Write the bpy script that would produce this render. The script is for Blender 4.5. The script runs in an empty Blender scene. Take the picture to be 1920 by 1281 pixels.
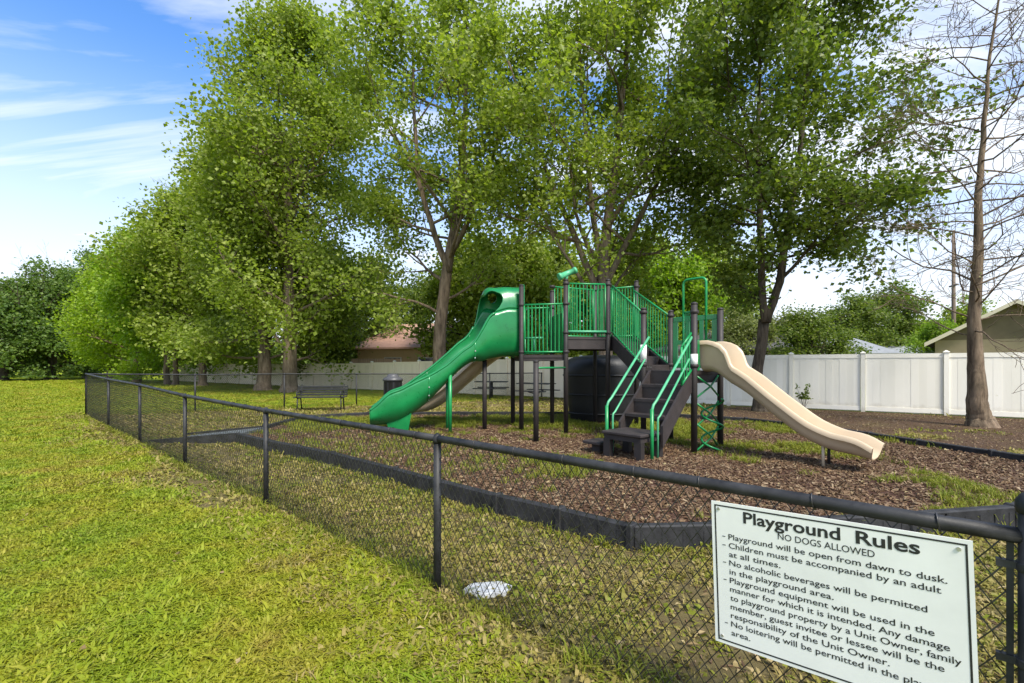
import bpy, math, random
import numpy as np
from mathutils import Vector, Matrix, Euler

R = math.radians
rng = np.random.default_rng(7)
random.seed(7)
scene = bpy.context.scene
COL = scene.collection

# ------------------------------------------------------------------ camera, sky, sun, exposure
EYE, F, HZ = 1.5, 900.0, 685.0
cam_d = bpy.data.cameras.new('camera'); cam = bpy.data.objects.new('camera', cam_d); COL.objects.link(cam)
cam.location = (0, 0, EYE); cam.rotation_euler = (R(90), 0, 0)
cam_d.sensor_width = 36.0; cam_d.lens = 36.0 * F / 1920.0
cam_d.shift_y = (HZ - 640.5) / 1920.0
cam_d.clip_start = 0.05; cam_d.clip_end = 3000
scene.camera = cam

SUN_EL, SUN_AZ = 50.0, 150.0            # azimuth from +Y towards +X
sd = Vector((math.sin(R(SUN_AZ)) * math.cos(R(SUN_EL)), math.cos(R(SUN_AZ)) * math.cos(R(SUN_EL)), math.sin(R(SUN_EL))))
sun_d = bpy.data.lights.new('sun', 'SUN'); sun_d.energy = 3.7; sun_d.angle = R(16.0); sun_d.color = (1.0, 0.93, 0.80)
sun = bpy.data.objects.new('sun', sun_d); COL.objects.link(sun); sun.location = (-20, 10, 30)
sun.rotation_euler = sd.to_track_quat('Z', 'Y').to_euler()

world = bpy.data.worlds.new('World'); scene.world = world; world.use_nodes = True
wt = world.node_tree; wn = wt.nodes; wl = wt.links
wn.clear()
def wnode(t, **k):
    n = wn.new(t)
    for a, b in k.items(): setattr(n, a, b)
    return n
w_out = wnode('ShaderNodeOutputWorld'); w_bg = wnode('ShaderNodeBackground')
sky = wnode('ShaderNodeTexSky', sky_type='NISHITA', sun_disc=False)
sky.sun_elevation = R(SUN_EL); sky.sun_rotation = R(SUN_AZ); sky.air_density = 1.0; sky.dust_density = 1.4; sky.ozone_density = 2.0
tc = wnode('ShaderNodeTexCoord')
sep = wnode('ShaderNodeSeparateXYZ'); wl.new(tc.outputs['Generated'], sep.inputs[0])
zc = wnode('ShaderNodeMath', operation='MAXIMUM'); wl.new(sep.outputs['Z'], zc.inputs[0]); zc.inputs[1].default_value = 0.0
za = wnode('ShaderNodeMath', operation='ADD'); wl.new(zc.outputs[0], za.inputs[0]); za.inputs[1].default_value = 0.10
dx = wnode('ShaderNodeMath', operation='DIVIDE'); wl.new(sep.outputs['X'], dx.inputs[0]); wl.new(za.outputs[0], dx.inputs[1])
dy = wnode('ShaderNodeMath', operation='DIVIDE'); wl.new(sep.outputs['Y'], dy.inputs[0]); wl.new(za.outputs[0], dy.inputs[1])
cmb = wnode('ShaderNodeCombineXYZ'); wl.new(dx.outputs[0], cmb.inputs[0]); wl.new(dy.outputs[0], cmb.inputs[1])
mp = wnode('ShaderNodeMapping'); mp.inputs['Rotation'].default_value = (0, 0, R(18)); mp.inputs['Scale'].default_value = (0.55, 1.5, 1.0); mp.inputs['Location'].default_value = (1.9, 0.9, 0)
wl.new(cmb.outputs[0], mp.inputs[0])
n1 = wnode('ShaderNodeTexNoise'); n1.inputs['Scale'].default_value = 0.85; n1.inputs['Detail'].default_value = 9; n1.inputs['Roughness'].default_value = 0.56; n1.inputs['Distortion'].default_value = 0.9
wl.new(mp.outputs[0], n1.inputs['Vector'])
cr = wnode('ShaderNodeValToRGB'); cr.color_ramp.elements[0].position = 0.43; cr.color_ramp.elements[1].position = 0.60
cr.color_ramp.elements[0].color = (0, 0, 0, 1); cr.color_ramp.elements[1].color = (0.85, 0.85, 0.85, 1)
wl.new(n1.outputs['Fac'], cr.inputs[0])
# milky horizon haze grows towards the ground
hz = wnode('ShaderNodeMapRange', interpolation_type='SMOOTHSTEP'); hz.inputs['From Min'].default_value = 0.0; hz.inputs['From Max'].default_value = 0.52
hz.inputs['To Min'].default_value = 1.0; hz.inputs['To Max'].default_value = 0.0
wl.new(sep.outputs['Z'], hz.inputs['Value'])
mx = wnode('ShaderNodeMath', operation='MAXIMUM'); wl.new(cr.outputs[0], mx.inputs[0]); wl.new(hz.outputs[0], mx.inputs[1])
tint = wnode('ShaderNodeMixRGB', blend_type='MULTIPLY'); tint.inputs['Fac'].default_value = 1.0; tint.inputs['Color2'].default_value = (0.55, 0.88, 1.22, 1)
wl.new(sky.outputs[0], tint.inputs['Color1'])
mixc = wnode('ShaderNodeMixRGB'); mixc.inputs['Color2'].default_value = (4.5, 4.7, 4.95, 1)
wl.new(mx.outputs[0], mixc.inputs['Fac']); wl.new(tint.outputs[0], mixc.inputs['Color1'])
wl.new(mixc.outputs[0], w_bg.inputs['Color']); w_bg.inputs['Strength'].default_value = 0.138
wl.new(w_bg.outputs[0], w_out.inputs[0])

scene.view_settings.view_transform = 'Standard'
scene.view_settings.look = 'None'
scene.view_settings.gamma = 1.0
scene.view_settings.use_curve_mapping = False
scene.view_settings.exposure = 0.93
scene.cycles.max_bounces = 9
scene.cycles.diffuse_bounces = 5
scene.cycles.transparent_max_bounces = 12

# ------------------------------------------------------------------ helpers
def P(x, y, h=0.0):
    """ground point seen at photo pixel (x, y), lying at height h"""
    Z = (EYE - h) * F / (y - HZ)
    return Vector(((x - 960) * Z / F, Z, h))

def at(x, Z, z=0.0):
    return Vector(((x - 960) * Z / F, Z, z))

def hgt(y, Z):
    return EYE - (y - HZ) * Z / F

def tag(o, label=None, cat=None, group=None, kind=None):
    if label: o['label'] = label
    if cat: o['category'] = cat
    if group: o['group'] = group
    if kind: o['kind'] = kind
    return o

def empty(name, loc, label=None, cat=None, group=None):
    o = bpy.data.objects.new(name, None); COL.objects.link(o); o.location = loc; o.empty_display_size = 0.2
    return tag(o, label, cat, group)

def base_of(o):
    v = Vector((0, 0, 0))
    while o is not None:
        v += o.location; o = o.parent
    return v

def link_mesh(name, me, parent=None, loc=None, rot=None, scale=None):
    o = bpy.data.objects.new(name, me); COL.objects.link(o)
    if parent is not None: o.parent = parent
    if loc is not None:
        o.location = Vector(loc) - (base_of(parent) if parent is not None else Vector((0, 0, 0)))
    if rot is not None: o.rotation_euler = rot
    if scale is not None: o.scale = scale
    return o

class MB:
    """collects shapes in world coordinates"""
    def __init__(s): s.v = []; s.f = []; s.sm = []
    def add(s, vs, fs, smooth=False):
        b = len(s.v); s.v += [tuple(p) for p in vs]
        s.f += [tuple(i + b for i in f) for f in fs]; s.sm += [smooth] * len(fs)
        return s
    def box(s, c, size, rz=0.0, M=None, bev=0.0):
        hx, hy, hz_ = size[0] / 2, size[1] / 2, size[2] / 2
        m = M if M is not None else Matrix.Rotation(rz, 3, 'Z')
        c = Vector(c)
        if bev > 0:
            b = min(bev, hx * .9, hy * .9, hz_ * .9)
            pts = []
            for zz, ins in ((-hz_, b), (-hz_ + b, 0), (hz_ - b, 0), (hz_, b)):
                for x_, y_ in ((-hx + b, -hy), (hx - b, -hy), (hx, -hy + b), (hx, hy - b), (hx - b, hy), (-hx + b, hy), (-hx, hy - b), (-hx, -hy + b)):
                    x2 = max(-hx + ins, min(hx - ins, x_)); y2 = max(-hy + ins, min(hy - ins, y_))
                    if ins: 
                        sx = (hx - ins) / hx; sy = (hy - ins) / hy
                        x2 = x_ * sx; y2 = y_ * sy
                    pts.append(c + m @ Vector((x2, y2, zz)))
            fs = [tuple(reversed(range(8)))]
            for r in range(3):
                for k in range(8):
                    fs.append((r * 8 + k, r * 8 + (k + 1) % 8, (r + 1) * 8 + (k + 1) % 8, (r + 1) * 8 + k))
            fs.append(tuple(range(24, 32)))
            return s.add(pts, fs)
        pts = [c + m @ Vector((x, y, z)) for z in (-hz_, hz_) for x, y in ((-hx, -hy), (hx, -hy), (hx, hy), (-hx, hy))]
        return s.add(pts, [(3, 2, 1, 0), (4, 5, 6, 7), (0, 1, 5, 4), (1, 2, 6, 5), (2, 3, 7, 6), (3, 0, 4, 7)])
    def tube(s, pts, rad, n=8, caps=True, smooth=True):
        pts = [Vector(p) for p in pts]
        if not hasattr(rad, '__len__'): rad = [rad] * len(pts)
        vs = []; fs = []
        ref = None
        for i, p in enumerate(pts):
            if i == 0: t = pts[1] - p
            elif i == len(pts) - 1: t = p - pts[i - 1]
            else: t = (pts[i + 1] - p).normalized() + (p - pts[i - 1]).normalized()
            if t.length < 1e-9: t = Vector((0, 0, 1))
            t.normalize()
            if ref is None: ref = Vector((1, 0, 0)) if abs(t.x) < .8 else Vector((0, 1, 0))
            a = (ref - t * ref.dot(t)); a.normalize(); b = t.cross(a); ref = a
            for k in range(n):
                an = 2 * math.pi * k / n
                vs.append(p + (a * math.cos(an) + b * math.sin(an)) * rad[i])
        for i in range(len(pts) - 1):
            for k in range(n):
                fs.append((i * n + k, i * n + (k + 1) % n, (i + 1) * n + (k + 1) % n, (i + 1) * n + k))
        s.add(vs, fs, smooth)
        if caps:
            b = len(s.v) - len(vs)
            s.f.append(tuple(b + k for k in reversed(range(n)))); s.sm.append(False)
            e = b + (len(pts) - 1) * n
            s.f.append(tuple(e + k for k in range(n))); s.sm.append(False)
        return s
    def lathe(s, c, prof, n=20, sx=1.0, sy=1.0):
        vs = []; fs = []
        for r, z in prof:
            for k in range(n):
                an = 2 * math.pi * k / n
                vs.append((c[0] + r * sx * math.cos(an), c[1] + r * sy * math.sin(an), c[2] + z))
        for i in range(len(prof) - 1):
            for k in range(n):
                fs.append((i * n + k, i * n + (k + 1) % n, (i + 1) * n + (k + 1) % n, (i + 1) * n + k))
        fs.append(tuple(reversed(range(n)))); fs.append(tuple((len(prof) - 1) * n + k for k in range(n)))
        return s.add(vs, fs, True)
    def prism(s, poly, z0, z1):
        n = len(poly); vs = [(p[0], p[1], z0) for p in poly] + [(p[0], p[1], z1) for p in poly]
        fs = [tuple(reversed(range(n))), tuple(range(n, 2 * n))]
        for k in range(n): fs.append((k, (k + 1) % n, n + (k + 1) % n, n + k))
        return s.add(vs, fs)
    def mesh(s, name, m, origin=Vector((0, 0, 0))):
        me = bpy.data.meshes.new(name)
        o = Vector(origin)
        me.from_pydata([(v[0] - o.x, v[1] - o.y, v[2] - o.z) for v in s.v], [], s.f)
        me.polygons.foreach_set('use_smooth', s.sm)
        if m is not None: me.materials.append(m)
        me.update()
        return me
    def build(s, name, m, parent=None):
        return link_mesh(name, s.mesh(name, m, base_of(parent) if parent is not None else (0, 0, 0)), parent)

def fast_mesh(name, V, Fq, m, smooth=False):
    """numpy verts (n,3) and faces (k,3|4)"""
    me = bpy.data.meshes.new(name)
    V = np.asarray(V, np.float32); Fq = np.asarray(Fq, np.int32)
    k = Fq.shape[1]
    me.vertices.add(len(V)); me.vertices.foreach_set('co', V.ravel())
    me.loops.add(Fq.size); me.loops.foreach_set('vertex_index', Fq.ravel())
    me.polygons.add(len(Fq)); me.polygons.foreach_set('loop_start', np.arange(0, Fq.size, k, dtype=np.int32))
    me.polygons.foreach_set('use_smooth', np.full(len(Fq), smooth))
    me.update(calc_edges=True); me.validate()
    if m is not None: me.materials.append(m)
    return me

# ------------------------------------------------------------------ materials
def new_mat(name):
    m = bpy.data.materials.new(name); m.use_nodes = True
    nt = m.node_tree; b = nt.nodes['Principled BSDF']
    return m, nt, b

def ramp(nt, stops, interp='LINEAR'):
    r = nt.nodes.new('ShaderNodeValToRGB'); r.color_ramp.interpolation = interp
    e = r.color_ramp.elements
    while len(e) < len(stops): e.new(0.5)
    for k, (p, c) in enumerate(stops):
        e[k].position = p; e[k].color = (*c, 1)
    return r

def noise(nt, coord, scale, detail=6, rough=.6, stretch=None, dist=0.0):
    n = nt.nodes.new('ShaderNodeTexNoise'); n.inputs['Scale'].default_value = scale; n.inputs['Detail'].default_value = detail
    n.inputs['Roughness'].default_value = rough; n.inputs['Distortion'].default_value = dist
    if stretch:
        mp_ = nt.nodes.new('ShaderNodeMapping'); mp_.inputs['Scale'].default_value = stretch
        nt.links.new(coord, mp_.inputs[0]); nt.links.new(mp_.outputs[0], n.inputs['Vector'])
    else: nt.links.new(coord, n.inputs['Vector'])
    return n

def simple(name, c, rough=.5, var=.15, scale=3.0, bump=0.0, bscale=40, metallic=0.0, spec=.5, stretch=None, c2=None, coat=0.0):
    m, nt, b = new_mat(name)
    t = nt.nodes.new('ShaderNodeTexCoord')
    n = noise(nt, t.outputs['Object'], scale, 6, .65, stretch)
    lo = tuple(x * (1 - var) for x in c); hi = tuple(min(1, x * (1 + var)) for x in (c2 or c))
    r = ramp(nt, [(.3, lo), (.7, hi)])
    nt.links.new(n.outputs['Fac'], r.inputs[0]); nt.links.new(r.outputs[0], b.inputs['Base Color'])
    n3 = noise(nt, t.outputs['Object'], scale * 4, 4)
    mr = nt.nodes.new('ShaderNodeMapRange'); mr.inputs['To Min'].default_value = max(.03, rough - .12); mr.inputs['To Max'].default_value = min(1, rough + .14)
    nt.links.new(n3.outputs['Fac'], mr.inputs['Value']); nt.links.new(mr.outputs[0], b.inputs['Roughness'])
    b.inputs['Metallic'].default_value = metallic; b.inputs['Specular IOR Level'].default_value = spec
    if coat: b.inputs['Coat Weight'].default_value = coat; b.inputs['Coat Roughness'].default_value = .15
    if bump:
        n2 = noise(nt, t.outputs['Object'], bscale, 8, .7, stretch)
        bp = nt.nodes.new('ShaderNodeBump'); bp.inputs['Strength'].default_value = bump; bp.inputs['Distance'].default_value = .02
        nt.links.new(n2.outputs['Fac'], bp.inputs['Height']); nt.links.new(bp.outputs[0], b.inputs['Normal'])
    return m

def bark_mat(name, c1, c2, scale=1.0):
    m, nt, b = new_mat(name)
    t = nt.nodes.new('ShaderNodeTexCoord')
    n = noise(nt, t.outputs['Object'], 9 * scale, 9, .7, (1, 1, .18), .4)
    n2 = noise(nt, t.outputs['Object'], 1.3 * scale, 4, .6)
    r = ramp(nt, [(.36, c1), (.62, c2)])
    nt.links.new(n.outputs['Fac'], r.inputs[0])
    mixn = nt.nodes.new('ShaderNodeMixRGB'); mixn.blend_type = 'MULTIPLY'; mixn.inputs['Fac'].default_value = .6
    r2 = ramp(nt, [(.35, (.6, .62, .55)), (.65, (1.2, 1.15, 1.1))]); nt.links.new(n2.outputs['Fac'], r2.inputs[0])
    nt.links.new(r.outputs[0], mixn.inputs['Color1']); nt.links.new(r2.outputs[0], mixn.inputs['Color2'])
    nt.links.new(mixn.outputs[0], b.inputs['Base Color']); b.inputs['Roughness'].default_value = .9; b.inputs['Specular IOR Level'].default_value = .2
    bp = nt.nodes.new('ShaderNodeBump'); bp.inputs['Strength'].default_value = .9; bp.inputs['Distance'].default_value = .04
    nt.links.new(n.outputs['Fac'], bp.inputs['Height']); nt.links.new(bp.outputs[0], b.inputs['Normal'])
    return m

def leaf_mat(name, dark, mid, light, trans=.45):
    m, nt, b = new_mat(name)
    g = nt.nodes.new('ShaderNodeNewGeometry'); t = nt.nodes.new('ShaderNodeTexCoord')
    n = noise(nt, t.outputs['Object'], .55, 3, .6)
    ad = nt.nodes.new('ShaderNodeMath'); ad.operation = 'MULTIPLY_ADD'; ad.inputs[1].default_value = .62; 
    nt.links.new(g.outputs['Random Per Island'], ad.inputs[0])
    ml = nt.nodes.new('ShaderNodeMath'); ml.operation = 'MULTIPLY'; ml.inputs[1].default_value = .42
    nt.links.new(n.outputs['Fac'], ml.inputs[0]); nt.links.new(ml.outputs[0], ad.inputs[2])
    r = ramp(nt, [(.1, dark), (.5, mid), (.9, light)])
    nt.links.new(ad.outputs[0], r.inputs[0]); nt.links.new(r.outputs[0], b.inputs['Base Color'])
    b.inputs['Roughness'].default_value = .5; b.inputs['Specular IOR Level'].default_value = .4
    tr = nt.nodes.new('ShaderNodeBsdfTranslucent')
    hs = nt.nodes.new('ShaderNodeMixRGB'); hs.blend_type = 'MULTIPLY'; hs.inputs['Fac'].default_value = 1; hs.inputs['Color2'].default_value = (1.25, 1.35, .55, 1)
    nt.links.new(r.outputs[0], hs.inputs['Color1']); nt.links.new(hs.outputs[0], tr.inputs['Color'])
    ms = nt.nodes.new('ShaderNodeMixShader'); ms.inputs[0].default_value = trans
    o = nt.nodes['Material Output']
    nt.links.new(b.outputs[0], ms.inputs[1]); nt.links.new(tr.outputs[0], ms.inputs[2]); nt.links.new(ms.outputs[0], o.inputs[0])
    return m

def inst_mat(name, stops, patch, scale=.8, trans=.3, pw=.6):
    """material for scattered blades or chips: a random tone per instance blended with patches on the ground"""
    m, nt, b = new_mat(name)
    oi = nt.nodes.new('ShaderNodeObjectInfo'); g = nt.nodes.new('ShaderNodeNewGeometry')
    r = ramp(nt, stops); nt.links.new(oi.outputs['Random'], r.inputs[0])
    n = noise(nt, g.outputs['Position'], scale, 5, .65)
    r2 = ramp(nt, patch); nt.links.new(n.outputs['Fac'], r2.inputs[0])
    mixn = nt.nodes.new('ShaderNodeMixRGB'); mixn.inputs['Fac'].default_value = pw
    nt.links.new(r.outputs[0], mixn.inputs['Color1']); nt.links.new(r2.outputs[0], mixn.inputs['Color2'])
    nt.links.new(mixn.outputs[0], b.inputs['Base Color']); b.inputs['Roughness'].default_value = .6; b.inputs['Specular IOR Level'].default_value = .3
    if trans:
        tr = nt.nodes.new('ShaderNodeBsdfTranslucent'); nt.links.new(mixn.outputs[0], tr.inputs['Color'])
        ms = nt.nodes.new('ShaderNodeMixShader'); ms.inputs[0].default_value = trans
        nt.links.new(b.outputs[0], ms.inputs[1]); nt.links.new(tr.outputs[0], ms.inputs[2]); nt.links.new(ms.outputs[0], nt.nodes['Material Output'].inputs[0])
    return m

def ground_mat(name, stops_big, stops_small, s1=.35, s2=14, fac=.5, bump=.6, bscale=60):
    m, nt, b = new_mat(name)
    t = nt.nodes.new('ShaderNodeNewGeometry')
    n1_ = noise(nt, t.outputs['Position'], s1, 6, .65); n2_ = noise(nt, t.outputs['Position'], s2, 8, .75)
    r1 = ramp(nt, stops_big); r2 = ramp(nt, stops_small)
    nt.links.new(n1_.outputs['Fac'], r1.inputs[0]); nt.links.new(n2_.outputs['Fac'], r2.inputs[0])
    mixn = nt.nodes.new('ShaderNodeMixRGB'); mixn.inputs['Fac'].default_value = fac
    nt.links.new(r1.outputs[0], mixn.inputs['Color1']); nt.links.new(r2.outputs[0], mixn.inputs['Color2'])
    nt.links.new(mixn.outputs[0], b.inputs['Base Color']); b.inputs['Roughness'].default_value = .95; b.inputs['Specular IOR Level'].default_value = .1
    n3 = noise(nt, t.outputs['Position'], bscale, 8, .8)
    bp = nt.nodes.new('ShaderNodeBump'); bp.inputs['Strength'].default_value = bump; bp.inputs['Distance'].default_value = .05
    nt.links.new(n3.outputs['Fac'], bp.inputs['Height']); nt.links.new(bp.outputs[0], b.inputs['Normal'])
    return m

M = {}
M['lawn'] = ground_mat('lawn', [(.3, (.16, .215, .009)), (.5, (.215, .265, .010)), (.7, (.265, .280, .014))], [(.3, (.13, .165, .009)), (.55, (.22, .27, .012)), (.75, (.30, .30, .03))], .3, 16)
M['dry'] = ground_mat('dry_soil', [(.3, (.10, .068, .036)), (.5, (.14, .115, .045)), (.7, (.12, .125, .032))], [(.3, (.075, .05, .03)), (.55, (.15, .12, .055)), (.75, (.24, .19, .10))], .6, 22)
M['mulch'] = ground_mat('mulch', [(.3, (.085, .045, .032)), (.6, (.115, .062, .042)), (.75, (.12, .085, .045))], [(.3, (.045, .025, .02)), (.5, (.10, .055, .04)), (.75, (.20, .13, .10))], .7, 30, .6, .9, 45)
M['green'] = simple('green_plastic', (.005, .165, .045), .30, .24, 2.0, coat=.3)
M['green_metal'] = simple('green_painted_metal', (.008, .215, .060), .36, .2, 5.0)
M['green_pale'] = simple('light_green_metal', (.07, .34, .17), .42, .2, 5.0)  # lighter green for handrails, low rails and telescope
M['brown'] = simple('brown_painted_metal', (.020, .0155, .015), .62, .25, 4.0, .05, 60)
M['deck'] = simple('dark_coated_deck', (.027, .020, .0195), .68, .35, 6.0, .25, 90)
M['tan'] = simple('tan_plastic', (.52, .405, .275), .42, .09, 1.6, coat=.15)
M['black'] = simple('black_plastic', (.007, .007, .008), .5, .4, 3.0, .08, 30)
M['border'] = simple('black_recycled_plastic', (.011, .011, .013), .65, .5, 5.0, .25, 25, c2=(.024, .024, .026), spec=.3)
M['soil_dark'] = simple('dark_soil', (.035, .024, .018), .95, .5, 14, .5, 50, spec=.1)
M['ramp'] = simple('grey_rubber_ramp', (.10, .11, .115), .6, .3, 4, .2, 40)
M['wire'] = simple('black_vinyl_coated_wire', (.022, .021, .021), .42, .3, 8)
M['rail'] = simple('black_coated_pipe', (.012, .012, .014), .55, .5, 7, .1, 60, c2=(.026, .026, .028), spec=.35)
M['vinyl'] = simple('white_vinyl', (.80, .77, .68), .5, .05, .8, c2=(.82, .79, .71))
def vinyl_mat(name, c1, c2):
    m, nt, b = new_mat(name); t = nt.nodes.new('ShaderNodeTexCoord'); g = nt.nodes.new('ShaderNodeNewGeometry'); oi = nt.nodes.new('ShaderNodeObjectInfo')
    n = noise(nt, g.outputs['Position'], 1.2, 5, .6, (1, 1, .25)); r = ramp(nt, [(.3, c1), (.7, c2)]); nt.links.new(n.outputs['Fac'], r.inputs[0])
    v = nt.nodes.new('ShaderNodeMixRGB'); v.blend_type = 'MULTIPLY'; v.inputs['Fac'].default_value = 1
    r0 = ramp(nt, [(0, (.90, .90, .88)), (1, (1.0, 1.0, 1.0))]); nt.links.new(oi.outputs['Random'], r0.inputs[0]); nt.links.new(r.outputs[0], v.inputs['Color1']); nt.links.new(r0.outputs[0], v.inputs['Color2'])
    sx = nt.nodes.new('ShaderNodeSeparateXYZ'); nt.links.new(t.outputs['Object'], sx.inputs[0])
    n2 = noise(nt, g.outputs['Position'], 3.5, 6, .7); ad = nt.nodes.new('ShaderNodeMath'); ad.operation = 'MULTIPLY_ADD'; ad.inputs[1].default_value = .30
    nt.links.new(n2.outputs['Fac'], ad.inputs[0]); 
    ng_ = nt.nodes.new('ShaderNodeMath'); ng_.operation = 'MULTIPLY'; ng_.inputs[1].default_value = -1; nt.links.new(sx.outputs['Z'], ng_.inputs[0]); nt.links.new(ng_.outputs[0], ad.inputs[2])
    mr = nt.nodes.new('ShaderNodeMapRange'); mr.inputs['From Min'].default_value = .0; mr.inputs['From Max'].default_value = .16; mr.inputs['To Max'].default_value = .55; nt.links.new(ad.outputs[0], mr.inputs['Value'])
    mx_ = nt.nodes.new('ShaderNodeMixRGB'); mx_.inputs['Color2'].default_value = (.30, .25, .17, 1); nt.links.new(mr.outputs[0], mx_.inputs['Fac']); nt.links.new(v.outputs[0], mx_.inputs['Color1'])
    nt.links.new(mx_.outputs[0], b.inputs['Base Color']); b.inputs['Roughness'].default_value = .5
    return m
M['vinyl_board'] = vinyl_mat('white_vinyl_board', (.79, .76, .67), (.85, .82, .74)); M['cream_board'] = vinyl_mat('warm_cream_board', (.72, .61, .45), (.82, .72, .56))
M['cream'] = simple('warm_cream_vinyl', (.74, .64, .48), .5, .07, .8)  # warmer cream tone for the left panels of the vinyl fence
M['white'] = simple('white_sign_face', (.73, .74, .715), .42, .06, 4)
M['print'] = simple('black_print', (.015, .016, .018), .5, .1, 5)
M['white_stone'] = simple('white_slab', (.50, .50, .49), .65, .4, 25, .3, 40)
M['steel'] = simple('galvanised_steel', (.45, .45, .44), .4, .2, 12, metallic=.7)
M['bark_grey'] = bark_mat('grey_bark', (.085, .060, .042), (.24, .19, .145))
M['bark_pale'] = bark_mat('pale_bark', (.17, .14, .10), (.42, .37, .29))
M['bark_dark'] = bark_mat('dark_bark', (.035, .027, .020), (.11, .088, .066))
M['bark_red'] = bark_mat('reddish_bark', (.070, .050, .036), (.23, .172, .122))
M['leaf_syc'] = leaf_mat('sycamore_leaf', (.125, .175, .020), (.205, .270, .030), (.36, .40, .110), .5)
M['leaf_bright'] = leaf_mat('bright_leaf', (.125, .22, .014), (.19, .30, .020), (.29, .39, .045), .5)
M['leaf_dark'] = leaf_mat('dark_leaf', (.068, .112, .018), (.115, .165, .024), (.22, .26, .055), .48)
M['leaf_oak'] = leaf_mat('oak_leaf', (.060, .110, .022), (.105, .175, .034), (.18, .245, .05), .45)
M['leaf_yel'] = leaf_mat('feathery_leaf', (.15, .24, .012), (.22, .32, .016), (.30, .39, .03), .5)
M['leaf_pale'] = leaf_mat('pale_leaf', (.10, .13, .035), (.17, .20, .06), (.30, .32, .14))
M['roof_pink'] = simple('terracotta_shingle', (.37, .215, .16), .8, .15, 3, .3, 30)
M['roof_grey'] = simple('grey_shingle', (.23, .24, .25), .85, .15, 3, .3, 30)
M['roof_dark'] = simple('dark_shingle', (.085, .085, .09), .85, .2, 3, .3, 30)
M['wall_tan'] = simple('tan_stucco', (.56, .36, .18), .85, .08, 2)
M['wall_brown'] = simple('brown_siding', (.22, .165, .12), .8, .15, 2)
M['wall_beige'] = simple('beige_siding', (.50, .43, .34), .8, .08, 2)
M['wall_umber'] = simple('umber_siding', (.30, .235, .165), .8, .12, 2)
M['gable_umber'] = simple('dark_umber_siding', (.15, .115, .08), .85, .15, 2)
M['trim'] = simple('pale_trim', (.62, .55, .45), .6, .08, 2)
M['glass'] = simple('window_glass', (.03, .035, .04), .08, .1, 1)
M['wood'] = simple('weathered_wood', (.30, .20, .12), .85, .25, 4, .3, 20, stretch=(1, 1, .1))
M['pole'] = simple('pole_wood', (.16, .12, .09), .85, .25, 4, .3, 20, stretch=(1, 1, .1))
M['chip'] = inst_mat('mulch_chip', [(.0, (.040, .024, .013)), (.45, (.110, .060, .031)), (.8, (.190, .120, .064)), (1, (.36, .28, .17))], [(.35, (.075, .041, .022)), (.65, (.150, .092, .048))], .9, 0, .4)
M['blade_lawn'] = inst_mat('lawn_blade', [(.0, (.16, .205, .010)), (.5, (.225, .275, .011)), (.82, (.32, .335, .020)), (1, (.46, .39, .10))],
                           [(.34, (.155, .250, .012)), (.45, (.225, .290, .012)), (.55, (.30, .295, .018)), (.66, (.33, .225, .050))], 1.0, .35, .62)
M['blade_dry'] = inst_mat('dry_blade', [(.0, (.10, .115, .014)), (.4, (.22, .195, .035)), (.75, (.34, .26, .090)), (1, (.48, .38, .20))],
                          [(.32, (.17, .195, .022)), (.5, (.26, .225, .045)), (.68, (.28, .190, .090))], 1.3, .3, .5)
M['blade_weed'] = inst_mat('weed_blade', [(.0, (.09, .13, .010)), (.5, (.18, .22, .016)), (1, (.32, .30, .05))], [(.35, (.13, .18, .012)), (.65, (.26, .25, .025))], 1.3, .35, .5)

# ------------------------------------------------------------------ value noise for scattering
_tab = np.random.default_rng(3).random((64, 64))
def vnoise(x, y, s):
    x = np.asarray(x) * s + 17.3; y = np.asarray(y) * s + 9.1
    xi = np.floor(x).astype(int); yi = np.floor(y).astype(int); fx = x - xi; fy = y - yi
    fx = fx * fx * (3 - 2 * fx); fy = fy * fy * (3 - 2 * fy)
    g = lambda a, b: _tab[a % 64, b % 64]
    return (g(xi, yi) * (1 - fx) + g(xi + 1, yi) * fx) * (1 - fy) + (g(xi, yi + 1) * (1 - fx) + g(xi + 1, yi + 1) * fx) * fy

def inside(poly, x, y):
    x = np.asarray(x); y = np.asarray(y); c = np.zeros(x.shape, bool); n = len(poly)
    for i in range(n):
        x0, y0 = poly[i][0], poly[i][1]; x1, y1 = poly[(i + 1) % n][0], poly[(i + 1) % n][1]
        hit = ((y0 > y) != (y1 > y)) & (x < (x1 - x0) * (y - y0) / ((y1 - y0) if abs(y1 - y0) > 1e-12 else 1e-12) + x0)
        c ^= hit
    return c

# ------------------------------------------------------------------ plan of the place
# front chain-link fence, from the gate post by the camera to the far left corner: (x, y, rail height)
FR = [(1.512, 1.388, 1.00), (-.50, 3.214, 1.01), (-2.64, 5.15, 1.015), (-4.83, 7.09, 1.05), (-7.17, 9.25, 1.12), (-9.75, 11.6, 1.16), (-12.6, 14.2, 1.24)]
BK = [(-12.6, 14.2, 1.24), (-10.1, 15.3, 1.2), (-7.85, 16.55, 1.2), (-5.75, 17.75, 1.18), (-3.3, 19.1, 1.15), (-.95, 20.5, 1.15), (1.35, 21.85, 1.15)]
def vinyl_y(x): return 23.2 - .69 * x
BORDER = [(7.6, 6.3), (4.65, 4.46), (3.5, 4.24), (1.67, 3.96), (.976, 3.92), (.443, 4.38), (-.14, 4.84), (-.88, 5.51), (-1.5, 6.1), (-2.7, 7.2), (-4.3, 8.42), (-5.26, 9.2),
          (-5.35, 10.4), (-5.4, 12.5), (-4.0, 13.3), (-1.5, 13.45), (1.5, 13.4), (4.2, 13.0), (5.8, 11.9), (6.75, 10.2), (7.1, 8.4)]
MULCH_Z = .10

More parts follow.
